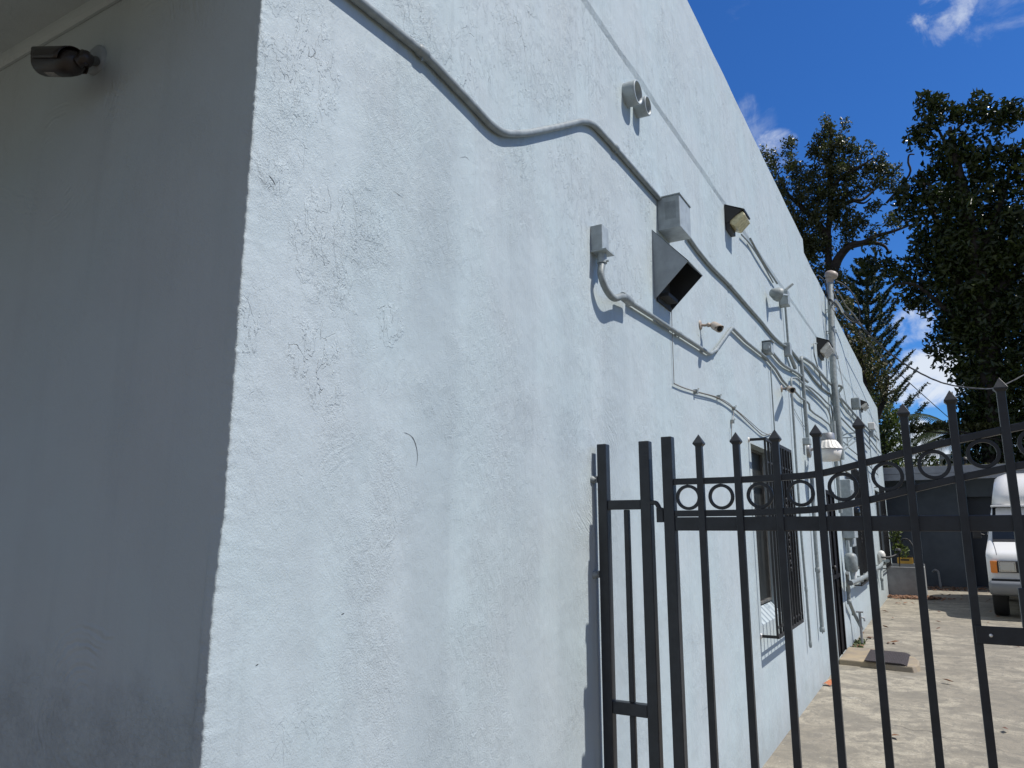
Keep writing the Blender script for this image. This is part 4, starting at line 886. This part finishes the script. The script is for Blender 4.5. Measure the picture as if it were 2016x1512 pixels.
pr_ = [(.10, .40), (-.04, .44), (-.10, .52), (-.12, .60), (-.08, .655), (.12, .66)]
mm_ = vloft([(vy+a, b) for a, b in pr_], vx+.0, vx+VW, .05, vy+.05, .54); mm_.build('bumper', 'bumper_grey', van)
m = MB(); m.box((vx+.05, vy+.02, .655), (vx+VW-.05, vy+.1, .69)); m.build('bumper_gap', 'van_black', van)
for (wx, wy) in ((vx+.14, .78), (vx+VW-.14, .78), (vx+.14, 4.2), (vx+VW-.14, 4.2)):
    m = MB(); sg = -1 if wx < vx+1 else 1; m.lathe((wx+.12, vy+wy, .365), (-1, 0, 0), [(0, .2), (.0, .33), (.02, .36), (.12, .365), (.22, .36), (.24, .33), (.24, .2)], 32); wh = m.build('wheel', 'tyre', van)
    m = MB(); m.lathe((wx+sg*.12, vy+wy, .365), (sg, 0, 0), [(-.03, .2), (-.03, .14), (-.01, .08), (0, .0)], 24); m.build('rim', 'grey_metal', wh)
for sg, xx in ((-1, vx), (1, vx+VW)):
    m = MB(); m.box((xx-.002 if sg < 0 else xx-.008, vy+.5, .42), (xx+.008 if sg < 0 else xx+.002, vy+1.12, .80)); 
    m = MB(); m.tube([(xx+.06*(-sg), vy+1.25, 1.42), (xx+sg*.14, vy+1.2, 1.47)], .014, 8); m.box((xx+sg*.12-.07, vy+1.16, 1.37), (xx+sg*.12+.07, vy+1.22, 1.60)); m.build('mirror', 'van_black', van, bevel=.015)
m = MB(); m.box((vx+.30, vy+.09, 1.12), (vx+.302, vy+.1, 1.121))
# hood shut line: a real groove strip
m = MB(); 
for a, b in (((.10, 1.098), (.20, 1.163)), ((.20, 1.163), (.55, 1.263)), ((.55, 1.263), (.86, 1.330))): m.bar((vx+.175-.06*(a[0]), vy+a[0], a[1]+.0), (vx+.175-.06*b[0], vy+b[0], b[1]+.0), .006, .008)
m.build('hood_seam', 'van_black', van)
for k in range(2):
    m = MB(); x = vx+.5+.8*k; m.bar((x, vy+.93, 1.385), (x+.5, vy+1.05, 1.49), .012, .012); m.build('wiper', 'van_black', van)
m = MB()
for sg, xx in ((-1, vx+.035), (1, vx+VW-.035)): m.quad((xx, vy+1.35, 1.42), (xx, vy+2.3, 1.42), (xx+sg*-.1, vy+2.3, 1.86), (xx-sg*.1, vy+1.7, 1.86))
m.build('side_windows', 'glass_dark', van)
th_ = math.radians(-3.6); c0_ = Vector((vx, vy, 0)); rl = van.location-c0_
van.location = c0_+Matrix.Rotation(th_, 3, 'Z') @ rl; van.rotation_euler = (0, 0, th_)

# ---------------------------------------------------------------- gate
GY = 2.743; GD = .0
fp = thing('fence_panel', (.13, GY, 0), 'narrow dark fixed steel panel between the wall and the gate leaf', 'fence panel')
def sq(x0, x1, z0, z1, d, name, parent, y=GY, bev=.003): return MB().box((x0, y, z0), (x1, y+d, z1)).build(name, 'gate_paint', parent, bevel=bev)
sq(.020, .060, .0, 1.928, .042, 'post', fp); sq(.198, .240, .0, 1.930, .042, 'post', fp)
for z0, z1 in ((1.665, 1.702), (.905, .950), (.12, .16)):
    sq(.0605, .1975, z0, z1, .036, 'rail', fp, GY+.003)
for z0, z1 in ((.951, 1.664), (.161, .904)): sq(.124, .145, z0, z1, .021, 'bar', fp, GY+.01)
for (px, py) in ((1164, 944), (1165, 1132)):
    c = W(px, py, 0); m = MB(); m.box((.0, GY-.004, c.z-.012), (.0195, GY+.03, c.z+.014)); m.lathe((.0, GY-.01, c.z), (1, 0, .1), [(-.002, .016), (.008, .014), (.012, .009), (.02, .0)], 9); m.build('wall_anchor', 'pipe_paint', fp, bevel=.002)
m = MB(); m.lathe((.0605, GY+.01, 1.70), (1, 0, 0), [(0, .004)]*1+[(.01, .006)], 6)
m = MB(); z = 1.69
m.tube(round_path([(.24, GY+.008, z), (.262, GY+.004, z), (.275, GY+.004, z-.025), (.285, GY+.006, z-.03)], .01), .009, 10); m.box((.262, GY-.002, z-.075), (.288, GY+.014, z-.02)); m.build('hinge', 'gate_paint', fp, bevel=.002)
gl = thing('gate_leaf', (.31, GY, 0), 'dark spear topped steel gate leaf with a row of rings under its rising top rail', 'gate')
def ztop(x):      # top rail (upper edge) rises in a swept curve
    xs_ = [.33, .60, .84, .97, 1.10, 1.24, 1.38, 1.52, 1.66]; zs = [1.779, 1.779, 1.787, 1.800+.016, 1.846, 1.878, 1.905, 1.930, 1.940]
    return float(np.interp(x, xs_, zs))
def zlow(x): xs_ = [.33, .60, .84, .97, 1.10, 1.24, 1.38, 1.52, 1.66]; zs = [1.659, 1.660, 1.668, 1.690, 1.722, 1.757, 1.786, 1.812, 1.822]; return float(np.interp(x, xs_, zs))
sq(.290, .332, .0+.05, 1.942, .042, 'post', gl)
sq(1.66, 1.702, .05, 2.09, .042, 'post', gl)
def swept(fn, h, name):
    m = MB(); xs_ = np.linspace(.3325, 1.6595, 50); vs = []
    for x in xs_:
        z = sum(fn(x+dx) for dx in (-.05, -.025, 0, .025, .05))/5
        for (y, dz) in ((GY+.004, 0), (GY+.03, 0), (GY+.03, -h), (GY+.004, -h)): vs.append((x, y, z+dz))
    m.add(vs, [(i*4+j, i*4+(j+1) % 4, (i+1)*4+(j+1) % 4, (i+1)*4+j) for i in range(len(xs_)-1) for j in range(4)]+[(0, 1, 2, 3)]); m.build(name, 'gate_paint', gl, bevel=.0015)
swept(ztop, .023, 'top_rail'); swept(zlow, .023, 'ring_rail')
sq(.3325, 1.6595, 1.584, 1.634, .034, 'rail', gl, GY+.003); sq(.3325, 1.6595, .10, .15, .034, 'rail', gl, GY+.003)
tips = [1.943, 1.943, 1.944, 1.953, 1.972, 2.004, 2.036, 2.064, 2.08]
for k in range(9):
    x = .4365+.1387*k; w_ = .0245; tz = tips[k]; zs = tz-.043
    m = MB(); m.box((x-w_/2, GY-.0035, .06), (x+w_/2, GY+w_-.0035, zs+.004)); pk = m.build('picket', 'gate_paint', gl, bevel=.002)
    m = MB(); cy = GY+w_/2-.0035
    sec = [(zs-.004, w_*.50), (zs-.002, w_*.53), (zs+.006, .0195), (zs+.010, .0195), (tz-.003, .0025), (tz, .0008)]; vs = []
    for z, r_ in sec:
        for sx, sy in ((-1, -1), (1, -1), (1, 1), (-1, 1)): vs.append((x+sx*r_, cy+sy*r_*.98, z))
    m.add(vs, [(i*4+j, i*4+(j+1) % 4, (i+1)*4+(j+1) % 4, (i+1)*4+j) for i in range(len(sec)-1) for j in range(4)]+[(20, 21, 22, 23), (3, 2, 1, 0)]); m.build('finial', 'gate_paint', pk, bevel=.0012)
edges = [.332]+[.4365+.1387*k for k in range(9)]
for k in range(9):
    if k == 0: x = .385
    else: x = (edges[k]+edges[k+1])/2+.003
    zc_ = (zlow(x)+ztop(x)-.023)/2; R_ = (ztop(x)-.023-zlow(x))/2-.001; R_ = min(R_, .0495)
    m = MB(); vs = []; seg = 40
    for a in range(seg):
        an = 2*math.pi*a/seg
        for (r_, y) in ((R_, GY+.009), (R_, GY+.021), (R_-.0115, GY+.021), (R_-.0115, GY+.009)): vs.append((x+r_*math.cos(an), y, zc_+r_*math.sin(an)))
    m.add(vs, [(a*4+j, a*4+(j+1) % 4, ((a+1) % seg)*4+(j+1) % 4, ((a+1) % seg)*4+j) for a in range(seg) for j in range(4)], False)
    m.build('ring', 'gate_paint', gl, bevel=.001)
# latch frame and lock box
lb = MB(); lb.box((1.262, GY-.010, 1.249), (1.6595, GY-.004, 1.302)); lp = lb.build('latch_plate', 'gate_paint', gl, bevel=.002)
m = MB(); m.box((1.384, GY-.03, 1.303), (1.6, GY-.0045, 1.418)); m.build('lock_box', 'gate_paint', lp, bevel=.003)
m = MB(); m.lathe((1.302, GY-.0095, 1.275), (0, -1, 0), [(0, .0055), (.003, .005), (.004, 0)], 12); m.build('rivet', 'bolt', lp)

# ---------------------------------------------------------------- trees
def crown_clumps(cl, Y, dY, sub, subr, n, L, Wd):
    V_, F_, off = [], [], 0
    for (px, py, rx, ry, *dd) in cl:
        yy = Y+(dd[0] if dd else 0); c = G(px, py, yy); s_ = yy/F*1.12; Rx, Rz, Ry = rx*s_, ry*s_, dY if rx*s_ > dY else rx*s_
        k = max(3, int(sub*(Rx*Rz)))
        d = rng.normal(size=(k, 3)); d /= np.linalg.norm(d, axis=1)[:, None]; d *= (rng.uniform(0.05, 1, (k, 1))**.42)
        cs = np.array(c)+d*np.array([Rx, Ry, Rz]); V, Fc = leaves(cloud(cs, subr, n), L, Wd); V_.append(V); F_.append(Fc+off); off += len(V)
    return np.concatenate(V_), np.concatenate(F_)
def limb(m, pts, Y, r0, r1, dY=0):
    n = len(pts); P = [G(p[0], p[1], Y+dY*i/(n-1)) for i, p in enumerate(pts)]; path = smooth_path(P, 4); k = len(path)
    m.tube(path, [r0+(r1-r0)*i/(k-1) for i in range(k)], 8)
# oak in the centre
YO = 31.; base = G(1640, 1100, YO); base.z = 0
ok = thing('oak_tree', base, 'open crowned dark oak rising behind the parapet beside the mast', 'tree')
m = MB(); limb(m, [(1650, 1110), (1645, 900), (1640, 700), (1634, 560), (1630, 470), (1636, 380), (1636, 290), (1633, 240)], YO, .24, .03)
for pts, r in (([(1638, 540), (1650, 510), (1672, 485), (1700, 478), (1725, 465), (1760, 455), (1800, 440)], .22), ([(1690, 480), (1720, 478), (1742, 485), (1750, 500)], .12), ([(1655, 505), (1668, 490), (1700, 482)], .14),
               ([(1632, 470), (1610, 440), (1570, 400), (1550, 380), (1530, 340)], .16), ([(1632, 430), (1650, 410), (1680, 395), (1700, 392), (1725, 370), (1745, 350)], .12), ([(1634, 380), (1655, 350), (1690, 330), (1720, 310)], .1),
               ([(1632, 500), (1600, 480), (1560, 470)], .12), ([(1636, 330), (1610, 300), (1590, 290)], .07), ([(1745, 400), (1790, 345), (1788, 320), (1790, 305), (1800, 304)], .05), ([(1635, 600), (1610, 580), (1595, 560)], .1), ([(1680, 395), (1700, 400), (1715, 390)], .06)):
    limb(m, pts, YO, r, .025, random.uniform(-1, 1))
m.build('trunk', 'bark', ok)
cl = [(1632, 250, 14, 22), (1665, 245, 7, 8), (1618, 275, 16, 16), (1645, 285, 24, 20), (1625, 305, 22, 20), (1672, 290, 14, 14), (1690, 300, 10, 14), (1660, 315, 26, 18), (1600, 300, 16, 12), (1710, 295, 8, 8), (1712, 320, 14, 14), (1735, 305, 6, 9),
      (1555, 290, 12, 22), (1510, 305, 14, 16), (1520, 330, 14, 16), (1560, 330, 16, 22), (1590, 340, 24, 16), (1620, 345, 24, 22), (1650, 345, 26, 22), (1685, 340, 22, 18), (1715, 340, 15, 14), (1530, 360, 18, 24), (1565, 370, 24, 20), (1600, 380, 30, 24), (1640, 385, 30, 24), (1670, 375, 20, 18),
      (1555, 410, 26, 26), (1590, 420, 30, 26), (1625, 425, 32, 26), (1655, 420, 20, 20), (1690, 440, 18, 14), (1560, 450, 22, 26), (1595, 460, 28, 24), (1610, 490, 26, 24), (1585, 500, 22, 26), (1575, 480, 14, 30), (1675, 455, 16, 14), (1680, 445, 20, 12), (1665, 475, 14, 12), (1615, 530, 26, 22), (1600, 560, 20, 18), (1650, 545, 14, 16), (1660, 560, 12, 14),
      (1735, 325, 12, 14), (1750, 340, 14, 12), (1762, 335, 10, 10), (1715, 365, 14, 10), (1735, 360, 14, 10), (1700, 375, 10, 8), (1755, 365, 14, 10), (1735, 405, 10, 5), (1715, 410, 8, 6), (1720, 455, 12, 8), (1755, 440, 12, 12), (1770, 430, 10, 14), (1740, 470, 8, 6), (1725, 480, 10, 8), (1650, 595, 20, 25), (1625, 590, 20, 20)]
V, Fc = crown_clumps(cl, YO, .9, 72, .26, 24, .165, .08); leafmesh('crown', V, Fc, 'leaf_oak', ok)
# big leaved tree on the right
YB = 26.; base = G(1990, 1060, YB); base.z = 0
bt = thing('magnolia_tree', base, 'huge dense dark big leaved tree filling the right edge of the photo', 'tree')
m = MB(); limb(m, [(2000, 1080), (1965, 900), (1945, 700), (1920, 500), (1885, 330), (1870, 250)], YB, .5, .05)
for pts, r in (([(1950, 720), (1900, 600), (1860, 480), (1830, 400), (1815, 350)], .2), ([(1925, 520), (1970, 400), (2000, 300)], .15), ([(1940, 600), (2010, 520), (2060, 440)], .2), ([(1885, 330), (1850, 260), (1830, 210)], .06), ([(1870, 330), (1865, 280), (1900, 240), (1930, 225)], .05), ([(1880, 420), (1840, 385), (1820, 350), (1800, 345)], .05), ([(1900, 640), (1840, 590), (1800, 560), (1760, 560)], .1)):
    limb(m, pts, YB, r, .02, random.uniform(-1, 1))
m.build('trunk', 'bark', bt)
cl = [(1830, 205, 16, 22), (1818, 200, 12, 14), (1850, 205, 14, 12), (1868, 210, 20, 18), (1838, 235, 20, 18), (1880, 225, 14, 14), (1895, 218, 22, 16), (1922, 205, 20, 14), (1925, 225, 16, 12), (1949, 225, 14, 16), (1990, 210, 22, 18), (2010, 225, 20, 28), (1985, 240, 22, 22), (1965, 245, 12, 12),
      (1815, 250, 12, 20), (1830, 268, 14, 16), (1800, 272, 12, 8), (1845, 280, 20, 20), (1870, 270, 20, 26), (1890, 290, 26, 26), (1925, 285, 26, 22), (1955, 285, 24, 22), (2000, 290, 28, 30), (1860, 310, 24, 24), (1900, 330, 34, 30), (1945, 330, 34, 30), (1995, 340, 40, 36), (1850, 335, 20, 14), (1830, 340, 18, 14),
      (1800, 355, 22, 18), (1775, 365, 16, 18), (1790, 385, 20, 20), (1825, 375, 30, 26), (1865, 380, 36, 30), (1920, 385, 44, 36), (1985, 395, 46, 40), (1775, 405, 14, 22), (1800, 425, 24, 26), (1840, 430, 36, 34), (1890, 440, 44, 40), (1950, 450, 50, 44), (2010, 460, 44, 44), (1815, 470, 22, 26), (1850, 490, 36, 34), (1900, 500, 44, 40), (1965, 510, 44, 40), (2010, 540, 40, 44),
      (1815, 510, 20, 22), (1840, 540, 34, 30), (1885, 560, 40, 36), (1930, 570, 40, 40), (1790, 530, 22, 14), (1765, 535, 18, 14), (1740, 520, 16, 12), (1720, 520, 16, 12), (1700, 520, 12, 12), (1770, 555, 16, 10), (1800, 570, 26, 20), (1840, 590, 30, 26), (1790, 600, 16, 12), (1880, 610, 36, 34), (1930, 630, 40, 40), (1990, 620, 40, 40), (1860, 640, 24, 20), (1850, 665, 18, 16),
      (1890, 670, 30, 30), (1940, 690, 40, 36), (1990, 700, 40, 40), (1860, 695, 16, 10), (1905, 720, 26, 24), (1945, 750, 34, 34), (1895, 745, 14, 12), (1990, 770, 34, 40), (1920, 790, 26, 34), (1960, 820, 40, 40), (2010, 850, 34, 44), (1920, 850, 24, 34), (1940, 890, 40, 30), (1990, 900, 40, 30), (2060, 400, 60, 120), (2070, 620, 60, 120), (2060, 820, 60, 110),
      (1910, 400, 60, 60, 1.5), (1930, 520, 80, 70, 1.8), (1950, 640, 70, 80, 1.8), (1960, 780, 50, 80, 1.8)]
up_ = [c_ for c_ in cl if c_[1] < 440]; lo_ = [c_ for c_ in cl if c_[1] >= 440]
V, Fc = crown_clumps([(a_[0], a_[1], a_[2]*.93, a_[3]*.93, *a_[4:]) for a_ in up_], YB, 1.2, 22.0, .34, 26, .25, .115); V2, F2 = crown_clumps(lo_, YB, 1.5, 32.0, .38, 26, .23, .105); V, Fc = np.concatenate([V, V2]), np.concatenate([Fc, F2+len(V)]); leafmesh('crown', V, Fc, 'leaf_broad', bt)
# norfolk pine
YN = 42.; top_, bot = G(1706, 515, YN), G(1716, 1060, YN); bot.z = 0
npn = thing('norfolk_pine', bot, 'slender norfolk pine with upswept whorled branches in the gap of sky', 'tree')
MB().tube([bot, (bot+top_)/2, top_], [.32, .18, .03], 10).build('trunk', 'bark', npn)
bm_ = MB(); C_ = []; DD = []; H_ = top_.z
nl = 25
for i in range(nl):
    f_ = i/(nl-1); z = top_.z-.25-f_*(top_.z-3.0); Lb = .5+2.9*f_**.8; ax = bot.lerp(top_, (z-bot.z)/(top_.z-bot.z))
    nb = 6
    for k in range(nb):
        an = 2*math.pi*(k+.5*(i % 2))/nb+random.uniform(-.15, .15); d = Vector((math.cos(an), math.sin(an), 0)); L_ = Lb*random.uniform(.85, 1.1)
        path = [Vector((ax.x, ax.y, z))+d*(L_*u)+Vector((0, 0, L_*(.10*u+.55*u*u))) for u in np.linspace(0, 1, 7)]
        bm_.tube(path, [.03, .028, .025, .022, .02, .015, .01], 5, False)
        for u in np.linspace(.22, 1, 34):
            p = Vector((ax.x, ax.y, z))+d*(L_*u)+Vector((0, 0, L_*(.10*u+.55*u*u))); rr = .10*(1 if u < .9 else .7)
            for q in range(9):
                C_.append((p.x+random.gauss(0, rr*.5), p.y+random.gauss(0, rr*.5), p.z+random.gauss(0, rr*.5)+.03))
bm_.build('branches', 'bark', npn)
V, Fc = leaves(C_, .16, .06); leafmesh('crown', V, Fc, 'leaf_pine', npn)
# vine-grown tree behind the end of the wall
YV = 29.; base = G(1715, 1080, YV); base.z = 0
vt = thing('vine_covered_tree', base, 'brownish vine covered tree just behind the far end of the parapet', 'tree')
m = MB(); limb(m, [(1718, 1090), (1712, 900), (1700, 760), (1690, 650)], YV, .3, .05); limb(m, [(1710, 860), (1740, 790), (1750, 740)], YV, .12, .03); limb(m, [(1705, 780), (1680, 700), (1660, 640)], YV, .12, .03); m.build('trunk', 'bark', vt)
cl = [(1655, 620, 14, 22), (1668, 600, 12, 16), (1660, 650, 16, 26), (1680, 660, 18, 22), (1675, 690, 20, 28), (1700, 690, 22, 26), (1695, 720, 26, 30), (1720, 730, 20, 30), (1738, 740, 12, 30), (1705, 760, 26, 30), (1730, 780, 22, 30), (1750, 770, 12, 20)]
V, Fc = crown_clumps(cl, YV, .8, 40, .28, 20, .13, .07); leafmesh('crown', V, Fc, 'leaf_vine', vt)
cl = [(1715, 800, 20, 26), (1735, 820, 26, 30), (1750, 860, 22, 40), (1735, 880, 20, 40), (1760, 830, 12, 24), (1725, 850, 16, 30), (1770, 900, 14, 30), (1745, 930, 30, 40)]
V, Fc = crown_clumps(cl, YV+.5, .8, 40, .28, 20, .14, .075); 
base2 = G(1745, 1080, YV+.5); base2.z = 0; st = thing('green_shrub_tree', base2, 'bright green bushy tree below the vine covered one, at the far end of the wall', 'tree')
m = MB(); limb(m, [(1748, 1090), (1745, 950), (1738, 850)], YV+.5, .15, .04); m.build('trunk', 'bark', st); leafmesh('crown', V, Fc, 'leaf_green', st)
# branch reaching across the gap
t = thing('hanging_branch', G(1770, 845, 25), 'thin leafy bough reaching across the gap above the rear roof', 'branch')
m = MB(); limb(m, [(1990, 872), (1900, 852), (1830, 842), (1786, 842)], 25.5, .05, .012); limb(m, [(1900, 858), (1830, 850), (1786, 853)], 25.5, .03, .01); m.build('bough', 'bark', t)
pts = []
for u in np.linspace(0, 1, 60):
    p = G(1786+u*180, 842-8*math.sin(u*3), 25.5); pts.append((p.x, p.y, p.z-.05))
V, Fc = leaves(cloud(pts, .16, 9), .16, .09); leafmesh('leaves', V, Fc, 'leaf_oak', t)
# coconut palm
YP = 36.; cc = G(1886, 852, YP); pb = cc.copy(); pb.z = 0
pa = thing('palm_tree', pb, 'coconut palm with drooping fronds behind the rear building', 'tree')
MB().tube([pb, cc], [.2, .12], 12).build('trunk', 'bark', pa)
fr_dirs = [(-1, -.2, 1.35, 3.2), (-1, .3, .85, 3.2), (-1, -.4, .40, 3.0), (-.9, .5, -.35, 2.6), (-.5, -.8, .8, 2.5), (1, .2, .9, 2.7), (1, -.3, .4, 2.7), (.7, .7, .1, 2.6), (.2, -1, .6, 2.5), (-.1, 1, .9, 2.6), (-.6, .8, 1.2, 2.4), (.5, -.6, 1.3, 2.4), (-.95, 0, -.05, 2.8)]
for fi, (dx, dy, up_, L_) in enumerate(fr_dirs):
    d = Vector((dx, dy, 0)).normalized(); path = [cc+d*(L_*u)+Vector((0, 0, L_*(up_*u*.9-(.55+.45*max(up_, 0))*u*u*1.15))) for u in np.linspace(0, 1, 14)]
    m = MB(); m.tube(path, [.03-.002*i for i in range(14)], 5, False)
    for i in range(1, 14):
        for sub in range(4):
            u = sub/4; p = path[i-1].lerp(path[i], u); tdir = (path[i]-path[i-1]).normalized(); sd = tdir.cross(Vector((0, 0, 1))).normalized()
            ll = .62*math.sin(math.pi*min(1, (i+u)/14.5)**.7)+.1
            for s_ in (-1, 1):
                e = p+sd*s_*ll*.75+tdir*ll*.45+Vector((0, 0, -ll*.45)); mid = p.lerp(e, .5)+Vector((0, 0, .05)); wv = tdir*.022
                m.add([p-wv, p+wv, mid+wv, mid-wv, e], [(0, 1, 2, 3), (3, 2, 4)])
    m.build('frond', 'leaf_palm', pa)
# distant trees beyond the rear roof
for i, (px, py, rx, ry, Yd, mt_, lab) in enumerate([(1800, 915, 26, 14, 60, 'leaf_oak', 'low far tree above the rear roof, left of the palm'), (1845, 908, 30, 12, 62, 'leaf_green', 'low far bush below the palm fronds'), (1895, 915, 34, 22, 58, 'leaf_oak', 'low far tree behind the palm trunk'), (2000, 905, 40, 30, 60, 'leaf_green', 'far tree low at the right edge of the photo')]):
    b_ = G(px, 1036, Yd); b_.z = 0; t = thing('distant_tree', b_, lab, 'tree', 'far trees beyond the rear roof')
    c_ = G(px, py, Yd); MB().tube([b_, c_], [.2, .08], 8).build('trunk', 'bark', t)
    V, Fc = crown_clumps([(px, py+6, rx, ry), (px-rx*.5, py+14, rx*.7, ry), (px+rx*.5, py+14, rx*.7, ry), (px, py+40, rx*1.2, 30)], Yd, 1.5, 3.5, .5, 20, .32, .16); leafmesh('crown', V, Fc, mt_, t)
m = MB(); a, b = G(1862, 905, 50), G(1885, 903, 50); m.box((a.x, 50, 2.2), (b.x+3, 56, a.z)); m.box((a.x-.3, 49.7, a.z), (b.x+3.3, 56.3, a.z+.3))
tag(m.build('far_house', 'fascia', loc=(a.x, 50, 2.2)), 'sliver of a pale flat roofed house between the gate pickets', 'house')

for o in bpy.data.objects:
    if '_base' in o.keys(): del o['_base']
